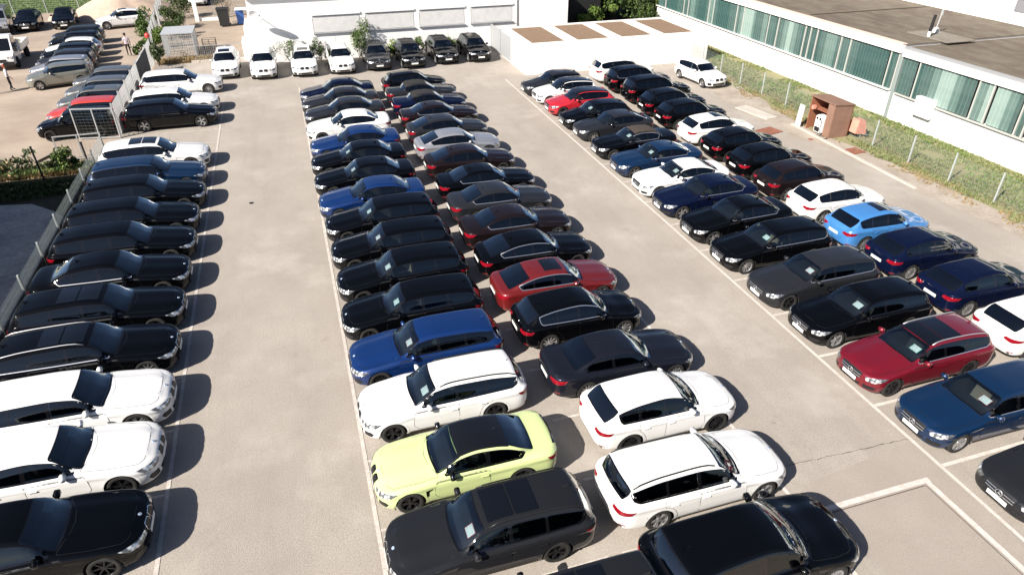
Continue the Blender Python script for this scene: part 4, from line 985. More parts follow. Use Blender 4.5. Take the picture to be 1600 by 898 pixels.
mull = [v - 5 for v in (16.0, 19.0, 22.9, 23.3, 25.07, 25.9, 29.73, 31.29, 31.9, 35.19, 36.02, 38.24, 38.9, 39.44, 42.32, 43.4, 46.5, 47.4, 50.6, 51.3, 54.5, 55.2, 58.4)]
mull = [m_ for m_ in mull]
y = 8.0; rr = random.Random(11); k = 0
while y < Y1 - .3:
    if abs(y - ysp) > .2 and not any(abs(y - m_) < .08 for m_ in mull):
        seg = noise.noise(Vector((y * .55, 2.3, 0))); kk = 2 if seg > .36 else (1 if seg > .12 else (0 if seg > -.2 else 3))
        obj('pane', PM[kk], h_, (.02, y, 1.58))
    y += .24
for m_ in mull:
    mb = MB(); mb.box((-.02, m_, 2.6), (.09, .07, 2.03)); mb.build('mullion', M['mullion'], h_)
mb = MB(); mb.box((-.10, ysp / 2 - .1, 1.55), (.16, ysp - .3, .05)); mb.build('sill', M['mullion'], h_); mb = MB(); mb.box((-.08, (ysp + Y1) / 2 + .1, 1.60), (.16, Y1 - ysp - .3, .05)); mb.build('sill', M['frame'], h_)
mb = MB(); mb.box((-.16, 23.55, 1.38), (.3, 1.15, 1.0)); mb.build('wall_cabinet', M['render'], h_)
mb = MB(); mb.box((3.4, 27.1, 4.20), (2.0, 3.0, .05)); mb.build('roof_patch', noisy(mat('roof_patch_grey', (.2, .18, .15), .9), (.17, .15, .12), (.22, .2, .17), 1.5), h_)
mb = MB(); mb.bar((2.6, 27.2, 4.2), (2.6, 27.2, 4.5), .09, n=10); mb.build('vent_pipe', M['frame'], h_); mb = MB(); mb.bar((2.6, 27.2, 4.5), (2.65, 27.2, 5.4), .085, n=10); mb.build('vent_pipe', M['darkmetal'], h_)
mb = MB(); mb.bar((3.9, 28.0, 4.2), (3.9, 28.0, 4.5), .28, n=12, r2=.12); mb.bar((3.9, 28.0, 4.5), (4.0, 28.0, 5.5), .035, n=8); mb.box((4.0, 28.0, 5.3), (.1, .1, .25)); mb.build('antenna_mast', M['fencegrey'], h_)
for yy in (12., 18., 35., 42.): mb = MB(); mb.box((5.3, yy, 4.10 if yy < 26 else 4.22), (9.6, .22, .03)); mb.build('roof_seam', noisy(mat('roof_seam_green', (.15, .15, .11), .9), (.11, .095, .07), (.15, .13, .10), 1.5), h_)
f2 = empty('tall_office', 'white taller building rising behind the brown hall roof', 'building', (43.9, 5, 0)); mb = MB(); mb.box((4, 22, 4.2), (8, 60, 8.4)); mb.build('wall', M['render'], f2)
for k, yy in enumerate((5.0, 11.0, 17.0, 23.0, 27.0)):
    mb = MB(); mb.box((-.02, yy, 5.3), (.08, 4.2, .9)); w_ = mb.build('window', mat('office_window_grey%d' % k, (.20, .20, .215), .3), f2); mb = MB(); mb.box((-.06, yy, 5.8), (.14, 4.4, .08)); mb.build('frame', M['darkmetal'], w_)
# building west of the court, whose shadow lies over the pavers and the fence foot
wb = empty('west_building', 'tall rendered building beyond the left edge of the paved court', 'building', (-15.66, 0, 0)); mb = MB(); mb.box((-8, 16.2, 2.75), (16, 32.5, 5.5)); mb.build('wall', M['render'], wb); mb = MB(); mb.box((-8, 16.2, 5.48), (15.6, 32.1, .06)); mb.build('roof', M['concrete'], wb)

# ------------------------------------------------------------------ fences and gates
def wirepanel(length, h, dx=.2, dz=.2, r=.006, z0=.06, tall=True):
    q = MB(); k = 0
    while k * dx <= length + 1e-6: q.bar((0, k * dx, z0), (0, k * dx, z0 + h), r, n=3); k += 1
    k = 0
    while k * dz <= h + 1e-6: q.bar((-.01, 0, z0 + k * dz), (-.01, length, z0 + k * dz), r * 1.25, n=3); k += 1
    return q
e = empty('wire_fence', 'pale wire mesh fence between the asphalt and the glazed hall', 'fence', (28.7, 12.6, 0))
pm_ = wirepanel(2.5, 1.25, .11, .20, .0055); pmesh = pm_.mesh('mesh_panel', M['fencedull']); po = MB(); po.box((0, 0, .70), (.055, .055, 1.42)); po.box((0, 0, 1.42), (.07, .07, .02)); pom = po.mesh('post', M['fencegreen'])
for k in range(14):
    yy = k * 2.47; bx = -.05 if k < 10 else 0; 
    obj('post', pom, e, (.0, yy, 0)); obj('mesh_panel', pmesh, e, (0.04, yy, 0))
e2 = empty('wire_fence', 'far end of the pale wire fence, angled towards the garage corner', 'fence', (28.7, 47.18, 0), R(-14)); obj('post', pom, e2, (0, 0, 0)); 
# left fence: double rods above a dark board that stands in for shade
e = empty('shade_board_fence', 'grey wire fence with lower shade made as dark boards left of the fence row cars', 'fence', (-9.86, 8.95, 0))
pmesh2 = wirepanel(2.42, .50, .10, .17, .006, .62).mesh('mesh_panel', M['fencedull']); bd = MB(); bd.box((0, 1.21, .30), (.03, 2.36, .58)); bdm = bd.mesh('board', mat('fence_shade_dark', (.035, .045, .05), .7))
po = MB(); po.box((0, 0, .60), (.06, .06, 1.2)); po.bar((0, 0, 1.18), (.05, 0, .62), .02, n=6); pom2 = po.mesh('post', M['fencegreen'])
for k in range(12):
    yy = k * 2.43; obj('post', pom2, e, (0, yy, 0))
    if k < 11: obj('mesh_panel', pmesh2, e, (0, yy, 0)); obj('board', bdm, e, (.02, yy, 0))
e = empty('panel_fence', 'tall grey metal panel fence between the gravel yard and the car park', 'fence', (-9.62, 40.9, 0))
pan = wirepanel(2.36, 1.72, .05, .2, .006, .08).mesh('mesh_panel', M['fencegrey']); po = MB(); po.box((0, 0, .95), (.08, .08, 1.9)); pom3 = po.mesh('post', M['fencegrey'])
dkm = MB(); dkm.box((.03, 1.18, .95), (.02, 2.3, 1.5)); dkmm = dkm.mesh('screen', mat('fence_screen_dark', (.03, .035, .045), .8))
for k in range(8):
    yy = k * 2.4; obj('post', pom3, e, (-.03 * k, yy, 0))
    if k < 7: obj('mesh_panel', pan, e, (-.03 * k, yy, 0))
    if k in (4, 5): obj('screen', dkmm, e, (-.03 * k, yy, 0))
mb = MB(); mb.lathe([(0, 1.86), (.16, 1.9), (.17, 2.08), (.1, 2.2), (0, 2.22)], 12, axis='Z'); mb.build('beacon', mat('red_cap', (.6, .05, .05), .5), e, (-.2, 16.8, 0))
e = empty('panel_fence', 'grey panel fence continuing behind the shrubs up the yard edge', 'fence', (-10.3, 61.5, 0), R(4))
for k in range(9): obj('post', pom3, e, (0, k * 2.4, 0)); obj('mesh_panel', pan, e, (0, k * 2.4, 0))
def leaf_gate(name, label, x0, y0, x1, y1, h, bays):
    e = empty(name, label, 'gate', (x0, y0, 0), math.atan2(y1 - y0, x1 - x0)); ln = math.hypot(x1 - x0, y1 - y0)
    f = MB()
    for k in range(bays + 1): f.box((k * ln / bays, 0, h / 2 + .04), (.05, .05, h))
    f.build('frame_post', M['fencegrey'], e)
    f = MB()
    for zz in (.07, h + .06): f.box((ln / 2, 0, zz), (ln + .05, .052, .05))
    f.build('frame_rail', M['fencegrey'], e)
    f = MB(); k = 1
    while k * .17 < h: f.bar((0, 0, .06 + k * .17), (ln, 0, .06 + k * .17), .003, n=3); k += 1
    k = 1
    while k * .2 < ln: f.bar((k * .2, .008, .07), (k * .2, .008, h), .003, n=3); k += 1
    f.build('mesh_infill', M['fencedull'], e, kind='stuff'); return e
leaf_gate('yard_gate', 'open grey mesh gate leaf in front of the black hatchback', -9.62, 40.8, -11.7, 41.25, 1.6, 2)
leaf_gate('yard_gate', 'nearer grey mesh gate leaf standing behind the dark post', -9.85, 38.0, -11.95, 38.0, 1.2, 2)
e = empty('mesh_fence', 'short grey mesh fence from the gate down to the left fence', 'fence', (-9.86, 35.68, 0)); obj('mesh_panel', wirepanel(2.3, 1.1, .06, .17, .006).mesh('mesh_panel', M['fencegrey']), e); obj('post', pom2, e, (0, 0, 0)); obj('post', pom2, e, (0, 2.32, 0))
for (x, y, h, lx, lb) in ((-12.0, 35.15, 1.75, -.06, 'dark leaning steel post standing in the planting bed'), (-10.08, 35.6, 1.6, -.04, 'dark steel post beside the white estate near the gate')):
    mb = MB(); mb.bar((0, 0, 0), (lx, 0, h), .045, n=8); mb.bar((lx, 0, h), (lx, 0, h + .04), .06, n=8); o_ = mb.build('fence_post', M['darkmetal'], None, (x, y, 0), label=lb, category='post')
mb = MB(); mb.bar((0, 0, .05), (.55, 1.1, .05), .05, n=6); mb.build('timber_baulk', M['bark'], None, (-13.1, 38.0, 0), label='short dark timber lying on the gravel yard', category='timber')
mb = MB(); mb.box((0, 0, .06), (9, .12, .12)); mb.build('kerb', M['concrete'], None, (-14.4, 34.5, 0), kind='structure')
e = empty('wire_fence', 'tall wire fence along the far side of the gravel yard', 'fence', (-34, 82.6, 0), 0)
for k in range(9):
    mb = MB(); mb.bar((k * 2.9, 0, 0), (k * 2.9 - .05, 0, 1.7), .045, n=6); mb.build('post', M['fencegreen'], e)
mb = MB()
for k in range(9): mb.bar((0, 0, .1 + k * .19), (23.2, 0, .1 + k * .19), .010, n=3)
mb.build('wire', M['fencegrey'], e, kind='stuff')
# low picket fence and small cage behind the two white cars
e = empty('picket_fence', 'low grey bar fence behind the white cars by the lane', 'fence', (-6.9, 57.6, 0)); q = MB()
for k in range(30): q.bar((k * .14, 0, 0), (k * .14, 0, 1.15), .009, n=4)
q.build('bars', M['greymetal'], e, kind='stuff'); q = MB(); q.box((2.05, 0, 1.12), (4.2, .03, .04)); q.box((2.05, 0, .15), (4.2, .03, .04)); q.build('rail', M['greymetal'], e)
q = MB(); q.box((2.0, -.35, .07), (4.6, .2, .14)); q.build('plinth', M['concrete'], e)
c = empty('wire_cage', 'galvanised wire cage store with a flat grey roof', 'cage', (-9.05, 58.8, 0))
for a, c1, nm in (((0, 0), (2.1, .12), 'front_mesh'), ((0, 2.7), (2.1, 2.75), 'rear_mesh')):
    q = MB(); k = 0
    while k * .15 <= 2.1: q.bar((k * .15, a[1], .05), (k * .15, a[1], 1.8), .014, n=4); k += 1
    k = 0
    while k * .2 <= 1.8: q.bar((0, a[1], .05 + k * .2), (2.1, a[1], .05 + k * .2), .014, n=4); k += 1
    q.build(nm, M['fencegrey'], c, kind='stuff')
for x in (0, 2.1):
    q = MB(); k = 0
    while k * .15 <= 2.7: q.bar((x, k * .15, .05), (x, k * .15, 1.8), .012, n=4); k += 1
    k = 0
    while k * .2 <= 1.8: q.bar((x, 0, .05 + k * .2), (x, 2.7, .05 + k * .2), .012, n=4); k += 1
    q.build('side_mesh', M['fencegrey'], c, kind='stuff')
q = MB(); q.box((1.05, 1.35, 1.84), (2.25, 2.85, .05)); q.build('roof', mat('cage_roof', (.44, .46, .48), .5, .2), c)
for x, y in ((0, 0), (2.1, 0), (0, 2.7), (2.1, 2.7)): q = MB(); q.box((x, y, .9), (.06, .06, 1.8)); q.build('post', M['fencegrey'], c)
q = MB(); q.box((1.05, .35, .02), (2.1, .6, .02)); q.build('floor', M['darkmetal'], c)
for i in range(2): 
    mb = MB()
    for x in (0, .5, 1.0): mb.bar((x, 0, 0), (x, 0, .8), .02)
    for z in (.1, .3, .5, .8): mb.bar((0, 0, z), (1.0, 0, z), .015); mb.bar((0, .6, z), (1.0, .6, z), .015)
    for x in (0, 1.0): mb.bar((x, .6, 0), (x, .6, .8), .02); mb.bar((x, 0, .8), (x, .6, .8), .015)
    mb.build('mesh_trolley', M['darkmetal'], None, [(-6.75, 58.6, 0), (-6.6, 61.2, 0)][i], label=['dark mesh trolley right beside the wire cage', 'dark mesh trolley farther back behind the cage corner'][i], category='trolley')

# ------------------------------------------------------------------ yard and lane furniture
mb = MB(); n = 40; hv = []; hf = []
for j in range(14):
    rr_ = 4.4 * j / 13
    for i in range(n):
        a = 2 * math.pi * i / n; rj = rr_ * (1 + .10 * math.sin(3 * a + 1) + .05 * math.sin(7 * a)); z = 2.3 * max(0, 1 - (j / 13) ** 1.05) + .10 * noise.noise(Vector((math.cos(a) * rj, math.sin(a) * rj, 1)))
        hv.append((rj * math.cos(a) * 1.15, rj * math.sin(a), z if j < 13 else 0))
for j in range(13):
    for i in range(n): hf.append((j * n + i, (j + 1) * n + i, (j + 1) * n + (i + 1) % n, j * n + (i + 1) % n))
obj('sand_heap', mkmesh('sand_heap', hv, hf, M['sand']), None, (-15.3, 80.6, 0), kind='stuff', label='large pale heap of sand behind the white car', category='sand heap')
mb = MB(); mb.lathe([(0, .5), (.25, .45), (.5, .2), (.62, 0)], 9, axis='Z'); mb.build('sand_bag', M['sand'], None, (-20.9, 78.5, 0), None, True, label='small pale heap between the two black cars', category='heap')
def bin_(x, y, m, label, w=.6, h=1.05):
    e = empty('wheelie_bin', label, 'bin', (x, y, 0)); q = MB(); q.add([(-w * .4, -w * .4, .1), (w * .4, -w * .4, .1), (w * .4, w * .4, .1), (-w * .4, w * .4, .1), (-w / 2, -w / 2, h), (w / 2, -w / 2, h), (w / 2, w / 2, h), (-w / 2, w / 2, h)], [(0, 1, 5, 4), (1, 2, 6, 5), (2, 3, 7, 6), (3, 0, 4, 7), (0, 3, 2, 1), (4, 5, 6, 7)]); q.build('body', m, e)
    q = MB(); q.box((0, 0, h + .04), (w * 1.08, w * 1.1, .07)); q.box((0, w * .55, h), (w * .8, .06, .06)); q.build('lid', m, e)
    for sx in (-1, 1): q = MB(); q.lathe([(0, -.03), (.1, -.03), (.1, .03), (0, .03)], 10, (sx * w * .4, w * .42, .1)); q.build('wheel', M['rubber'], e)
bin_(-5.3, 70.6, mat('bin_black', (.012, .013, .014), .6), 'black wheelie bin on the lane behind the white cars', 1.0, 1.5)
bin_(-3.9, 71.0, mat('bin_blue', (.03, .10, .34), .5), 'blue bin with a white lid next to the building end', .7, 1.3)
mb = MB(); mb.box((0, 0, 1.45), (1.5, 1.0, .06)); mb.box((.5, .1, .7), (.5, .6, 1.4)); mb.build('white_table', M['frame'], None, (-3.5, 70.4, 0), label='white topped table beside the blue bin', category='table')
plant('shrub', 'bare reddish shrub rising behind the black bin', 'shrub', -5.1, 71.9, .8, 3.0, 330, .07, [M['leafred'], M['leafgrey']], 301, .03, stems=8)
mb = MB(); mb.box((0, 0, 2), (.34, .34, 4)); mb.box((1.1, .1, .12), (1.9, .3, .24)); mb.build('white_pillar', M['render'], None, (-7.9, 73.8, 0), label='white square pillar on the lane with a low white plinth', category='pillar')
q = MB()
for k in range(22): q.bar((k * .16, 0, 0), (k * .16, 0, 2.0), .01, n=4)
q.box((1.7, 0, 2.0), (3.4, .04, .04)); q.box((1.7, 0, .1), (3.4, .04, .04)); q.build('railing', M['greymetal'], None, (-6.6, 76.5, 0), label='grey bar railing behind the bins on the lane', category='railing')

# wash cabinet with machine
c = empty('wash_cabinet', 'brown open fronted cabinet standing by the wire fence', 'cabinet', (27.25, 29.1, 0))
q = MB(); q.box((1.2, .95, .9), (.04, 1.9, 1.8)); q.build('back', M['taninside'], c); q = MB(); q.box((.6, 1.88, .9), (1.2, .04, 1.8)); q.build('side', M['taninside'], c); q = MB(); q.box((.6, .02, .9), (1.2, .04, 1.8)); q.build('side', M['tan'], c)
q = MB(); q.box((.58, .95, 1.82), (1.3, 2.0, .05), tilt=('Y', .06)); q.build('roof', M['tan'], c); q = MB(); q.box((.7, .95, 1.15), (.9, 1.8, .03)); q.build('shelf', M['taninside'], c)
q = MB(); q.box((.0, .26, .9), (.04, .48, 1.8)); q.build('door', M['tan'], c)
m1 = empty('pressure_washer', 'white pressure washer with a hose inside the brown cabinet', 'pressure washer', (27.35, 29.95, 0))
bm = bmesh.new(); q = MB(); q.box((0, 0, .55), (.5, .62, .95)); t_ = q.mesh('t', M['frame']); bm.from_mesh(t_); bmesh.ops.bevel(bm, geom=bm.edges[:], offset=.07, segments=3, affect='EDGES'); me = bpy.data.meshes.new('housing'); bm.to_mesh(me); bm.free(); me.materials.append(M['frame']); obj('housing', me, m1)
q = MB()
for yy in (-.12, .12): q.box((-.255, yy, .88), (.02, .14, .12))
q.box((-.25, 0, .3), (.02, .4, .25)); q.build('control_panel', M['darkmetal'], m1)
q = MB(); pts = [(-.3, -.3, .9), (-.36, -.36, .5), (-.3, -.34, .15), (-.5, -.3, .03), (-.55, -.7, .03), (-.2, -.9, .03), (-.05, -.6, .03), (-.4, -.35, .04)]; q.tube(pts, .018, n=6); q.build('hose', M['rubber'], m1)
for yy in (-.3, .3): q = MB(); q.lathe([(0, -.04), (.12, -.04), (.12, .04), (0, .04)], 12, (0, yy, .12)); q.build('wheel', M['rubber'], m1)
mb = MB(); mb.box((0, 0, .62), (.06, .38, 1.24), tilt=('Y', .06)); mb.build('white_board', M['frame'], None, (27.0, 31.35, 0), label='narrow white board leaning at the left side of the cabinet', category='board')
mb = MB(); mb.box((0, 0, 0), (.2, .15, .2)); mb.build('paper_bag', M['pink'], None, (27.3, 30.75, 1.27), label='small pink package on the left of the cabinet shelf', category='package')
mb = MB(); mb.lathe([(0, 0), (.07, 0), (.08, .22), (.03, .27), (.03, .33), (0, .33)], 10, axis='Z'); mb.build('bottle', M['frame'], None, (27.5, 29.7, 1.17), label='white bottle standing on the cabinet shelf', category='bottle')
c = empty('handcart', 'salmon pink covered handcart tipped beside the brown cabinet', 'cart', (28.95, 28.95, 0)); q = MB(); q.add([(-.35, -.28, .28), (.4, -.28, .18), (.4, .32, .18), (-.35, .32, .28), (-.22, -.22, 1.0), (.22, -.22, .95), (.22, .28, .95), (-.22, .28, 1.0)], [(0, 1, 5, 4), (1, 2, 6, 5), (2, 3, 7, 6), (3, 0, 4, 7), (4, 5, 6, 7), (0, 3, 2, 1)]); q.build('cover', M['pink'], c)
q = MB(); q.bar((-.3, -.2, .28), (.55, -.3, .12), .02); q.bar((-.3, .25, .28), (.55, .3, .12), .02); q.bar((.1, -.2, .2), (.1, -.2, 0), .02); q.build('frame', M['galv'], c)
for yy in (-.25, .28): q = MB(); q.lathe([(.02, -.03), (.13, -.03), (.13, .03), (.02, .03)], 14, (.45, yy, .13)); q.build('wheel', M['rubber'], c)
for x, y, sx, sy, r_, lb in ((24.9, 31.1, 1.25, .95, .25, 'rusty steel plate on the ground near the brown cabinet'), (27.25, 27.1, .95, .75, .1, 'rusty plate on the verge nearer the camera than the cabinet')):
    mb = MB(); mb.box((0, 0, .015), (sx, sy, .02)); mb.build('steel_plate', M['rust'], None, (x, y, .006), (0, 0, r_), label=lb, category='steel plate')
mb = MB(); mb.box((0, 0, .02), (2.6, .9, .05)); mb.build('concrete_slab', M['concrete'], None, (26.2, 34.2, .004), (0, 0, 1.75), label='pale concrete slab on the sandy verge by the fence', category='slab')
mb = MB(); mb.box((0, 0, .03), (.16, 9.5, .07)); mb.build('kerb', M['concrete'], None, (26.75, 27.0, .004), (0, 0, -.03), kind='structure')
mb = MB(); mb.lathe([(0, .01), (.12, .012), (.16, 0)], 10, axis='Z'); mb.build('drain_cover', M['rust'], None, (26.3, 29.3, .005), label='small rusty cover in the verge near the cabinet', category='drain cover')

# ------------------------------------------------------------------ people
def skinbody(name, joints, edges, rad, matz, parent, loc=(0, 0, 0)):
    me = bpy.data.meshes.new('t'); me.from_pydata(joints, edges, []); o = bpy.data.objects.new('t', me); COL.objects.link(o)
    o.modifiers.new('s', 'SKIN'); sd_ = o.modifiers.new('u', 'SUBSURF'); sd_.levels = 2
    for i, r_ in enumerate(rad): me.skin_vertices[0].data[i].radius = r_ if isinstance(r_, tuple) else (r_, r_)
    me.skin_vertices[0].data[0].use_root = True
    dg = bpy.context.evaluated_depsgraph_get(); dg.update(); m2 = bpy.data.meshes.new_from_object(o.evaluated_get(dg)); bpy.data.objects.remove(o)
    m2.name = name; m2.materials.clear()
    for m_, _ in matz: m2.materials.append(m_)
    for p_ in m2.polygons:
        for i, (_, fn) in enumerate(matz):
            if fn(p_.center): p_.material_index = i; break
        p_.use_smooth = True
    return obj(name, m2, parent, loc)
def person(x, y, rz, label, shirt, trousers, hair, sc=.95, bend=.0, cap=None):
    e = empty('person', label, 'person', (x, y, 0), rz); e.scale = (sc,) * 3
    J = [(0, 0, .95), (0, 0, 1.15), (0, .0, 1.36), (0, .01, 1.48), (0, .02, 1.56), (0, .02, 1.68)]; Rr = [(.16, .11), (.15, .10), (.17, .10), .055, .065, .085]; E = [(0, 1), (1, 2), (2, 3), (3, 4), (4, 5)]
    def chain(st, pts, rs):
        p_ = st
        for q, r_ in zip(pts, rs): J.append(q); Rr.append(r_); E.append((p_, len(J) - 1)); p_ = len(J) - 1
        return p_
    for s_ in (1, -1):
        st = .12 * s_ + (.05 if s_ > 0 else 0)
        chain(0, [(s_ * .10, 0, .86), (s_ * .11, .03 * s_ + .02, .48), (s_ * .12, -.08 * s_, .09), (s_ * .12, -.08 * s_ + .14, .04)], [.085, .06, .042, .04])
        w_ = chain(2, [(s_ * .19, 0, 1.38), (s_ * .25, -.02 * s_, 1.12), (s_ * .24, .12 + .05 * s_, .90), (s_ * .23, .17 + .05 * s_, .83)], [.055, .042, .032, .028])
        wx, wy, wz = J[w_]
        for k, dx in enumerate((-.024, -.008, .008, .024)):
            ln = (.062, .075, .070, .055)[k]; chain(w_, [(wx + dx, wy + ln * .6, wz - ln * .55), (wx + dx, wy + ln * .8, wz - ln * 1.2)], [.010, .008])
        chain(w_, [(wx - s_ * .045, wy + .03, wz - .02), (wx - s_ * .05, wy + .06, wz - .05)], [.011, .009])
    skin = mat('skin', (.45, .24, .16), .6); shoe = mat('shoe', (.03, .025, .02), .6)
    skinbody('body', J, E, Rr, [(shoe, lambda c: c.z < .085), (trousers, lambda c: c.z < .95 and abs(c.x) < .185), (shirt, lambda c: c.z < 1.47 and (abs(c.x) < .215 or c.z > 1.16)), (skin, lambda c: True)], e)
    hb = MB(); hb.lathe([(0, .135), (.06, .12), (.10, .06), (.105, 0), (.09, -.05)], 14, (0, -.005, 1.68), 'Z'); hb.build('hair', hair, e, None, None, True)
    nb = MB(); nb.box((0, .115, 1.655), (.025, .035, .035)); nb.build('nose', skin, e); mb = MB()
    for s_ in (1, -1): mb.lathe([(0, -.006), (.012, 0), (0, .006)], 8, (s_ * .033, .102, 1.685))
    mb.build('eyes', M['trim'], e); mb = MB()
    for s_ in (1, -1): mb.box((s_ * .092, .02, 1.67), (.02, .04, .06))
    mb.build('ears', skin, e); return e
person(-17.95, 53.05, R(-70), 'person in a pale shirt and black trousers beside the champagne hatchback', mat('shirt_pale', (.62, .60, .66), .8), mat('trousers_black', (.012, .012, .018), .8), mat('hair_red_brown', (.35, .07, .04), .8), .93)
person(-18.75, 52.4, R(-60), 'person in dark clothes cut by the left edge of the yard', mat('jacket_navy', (.012, .014, .03), .8), mat('trousers_navy', (.01, .012, .03), .8), mat('hair_dark', (.02, .012, .01), .8), .95)
person(-11.95, 61.0, R(10), 'person in a light pink shirt walking near the yard shrubs', mat('shirt_pink', (.60, .50, .54), .8), mat('trousers_brown', (.03, .018, .014), .8), mat('hair_brown', (.03, .015, .01), .8), .95)

# ------------------------------------------------------------------ two commercial vehicles in the yard
def van(x, y, head, label, flatbed, col):
    pm = PAINT[col]; e = empty('parked_van' if not flatbed else 'flatbed_truck', label, 'van' if not flatbed else 'truck', (x, y, 0), R(head))
    Lc = 2.35 if flatbed else 5.0
    prof = [(2.75, .42), (2.80, .72), (2.62, 1.02), (2.20, 1.15), (1.42, 2.02), (1.15, 2.14), (.52, 2.14), (.40, 1.95), (.40, .42)] if flatbed else [(2.6, .35), (2.62, .75), (2.35, 1.08), (1.6, 1.22), (.95, 1.86), (.5, 1.93), (-2.1, 1.88), (-2.35, 1.75), (-2.5, .9), (-2.48, .35)]
    hw = .98; V = []; F = []; ys = [-hw, -hw + .02, -hw + .10, hw - .10, hw - .02, hw]; n = len(prof); cx_ = sum(p[0] for p in prof) / n
    for i, yy in enumerate(ys):
        for (px_, pz) in prof:
            tb = max(0, pz - 1.1) * .14; k = 1 - .03 * (i in (0, 5)); V.append((cx_ + (px_ - cx_) * k, yy * (1 - tb / hw) if i not in (0, 5) else (yy * (1 - tb / hw)), .35 + (pz - .35) * (k if pz > 1.5 else 1)))
    for i in range(5):
        for j in range(n): a = i * n + j; b_ = i * n + (j + 1) % n; F.append((a, b_, b_ + n, a + n))
    F.append(tuple(range(n))); F.append(tuple(range(5 * n, 6 * n))[::-1])
    bm = bmesh.new(); bm.from_mesh(mkmesh('t', V, F, pm, False)); bmesh.ops.recalc_face_normals(bm, faces=bm.faces[:]); me = bpy.data.meshes.new('body'); bm.to_mesh(me); bm.free(); me.materials.append(pm)
    obj('body', me, e)
    def quad(name, pts, m_, par=e): q = MB(); q.add(pts, [(0, 1, 2, 3)]); o = q.build(name, m_, par); sm = o.modifiers.new('t', 'SOLIDIFY'); sm.thickness = .012; sm.offset = 0; return o
    if flatbed: quad('windscreen', [(2.13, -.82, 1.24), (2.13, .82, 1.24), (1.50, .74, 1.98), (1.50, -.74, 1.98)], M['roofglass'])
    else: quad('windscreen', [(1.55, -.84, 1.29), (1.55, .84, 1.29), (1.02, .78, 1.83), (1.02, -.78, 1.83)], M['roofglass'])
    for s_ in (1, -1):
        y0, y1 = s_ * (hw - .005), s_ * (hw - .105)
        if flatbed: quad('side_window', [(2.0, y0, 1.22), (.62, y0, 1.22), (.62, y1, 1.92), (1.38, y1, 1.92)], M['roofglass'])
        else:
            for a, c_ in ((1.35, .35), (.25, -.9), (-1.0, -2.15)): quad('side_window', [(a, y0 - s_ * .005, 1.2), (c_, y0 - s_ * .005, 1.2), (c_, y1 + s_ * .03, 1.7), (min(a, .95), y1 + s_ * .03, 1.7)], M['roofglass'])
        q = MB(); q.box((2.05 if flatbed else 1.35, s_ * 1.12, 1.32), (.12, .22, .3)); q.build('wing_mirror', M['trim'], e)
        q = MB(); q.box(((2.72 if flatbed else 2.53), s_ * .74, .86), (.14, .34, .2)); q.build('headlight', M['lamp'], e)
        q = MB(); q.box((.9 if flatbed else .4, s_ * (hw + .005), 1.05), (.2, .03, .04)); q.build('door_handle', M['trim'], e)
    q = MB(); q.box((2.81 if flatbed else 2.62, 0, .72), (.03, 1.0, .16)); q.build('grille', M['trim'], e); q = MB(); q.box((2.80 if flatbed else 2.63, 0, .48), (.1, 1.9, .24)); q.build('bumper', M['trim'], e); q = MB(); q.box((2.86 if flatbed else 2.69, 0, .5), (.012, .52, .11)); q.build('number_plate', M['plate'], e)
    if flatbed:
        q = MB(); q.box((-1.15, 0, .62), (3.1, .8, .2)); q.build('chassis', M['darkmetal'], e); q = MB(); q.box((-1.2, 0, .80), (3.0, 2.05, .08)); q.build('bed', M['greymetal'], e)
        for s_ in (1, -1): q = MB(); q.box((-1.2, s_ * 1.03, 1.04), (3.0, .04, .42)); q.build('drop_side', pm, e)
        q = MB(); q.box((.30, 0, 1.2), (.05, 2.05, .8)); q.build('headboard', pm, e); q = MB(); q.box((-2.72, 0, 1.04), (.04, 2.02, .42)); q.build('tailboard', pm, e)
        obj('load', leaves('load', 260, (-1.2, 0, 1.05), (1.2, .8, .3), .14, [M['drygrass'], M['leafgrey']], e, 5, lumps=1).data, e) if False else leaves('plant_cuttings', 420, (-1.2, 0, 1.08), (1.3, .85, .32), .14, [M['drygrass'], M['leafgrey']], e, 5, lumps=1)
    hub, tyre, rim_ = wheel_meshes(.345, 's6')
    for wx_ in ((1.9, -1.7) if flatbed else (1.65, -1.45)):
        for s_ in (1, -1):
            w_ = obj('wheel', hub, e, (wx_, s_ * .86, .345), (0, 0, 0 if s_ > 0 else math.pi)); obj('tyre', tyre, w_); obj('rim', rim_, w_)
            q = MB(); q.lathe([(.0, s_ * .012), (.43, s_ * .012), (.43, 0), (0, 0)], 20, (wx_, s_ * .985, .36)); q.build('wheel_arch', M['well'], e)
van(-20.25, 61.5, -86, 'white flatbed truck with plant cuttings parked at the left edge', True, 'white')
van(-24.3, 74.4, -80, 'pale grey van at the far left behind the flatbed truck', False, 'silver')

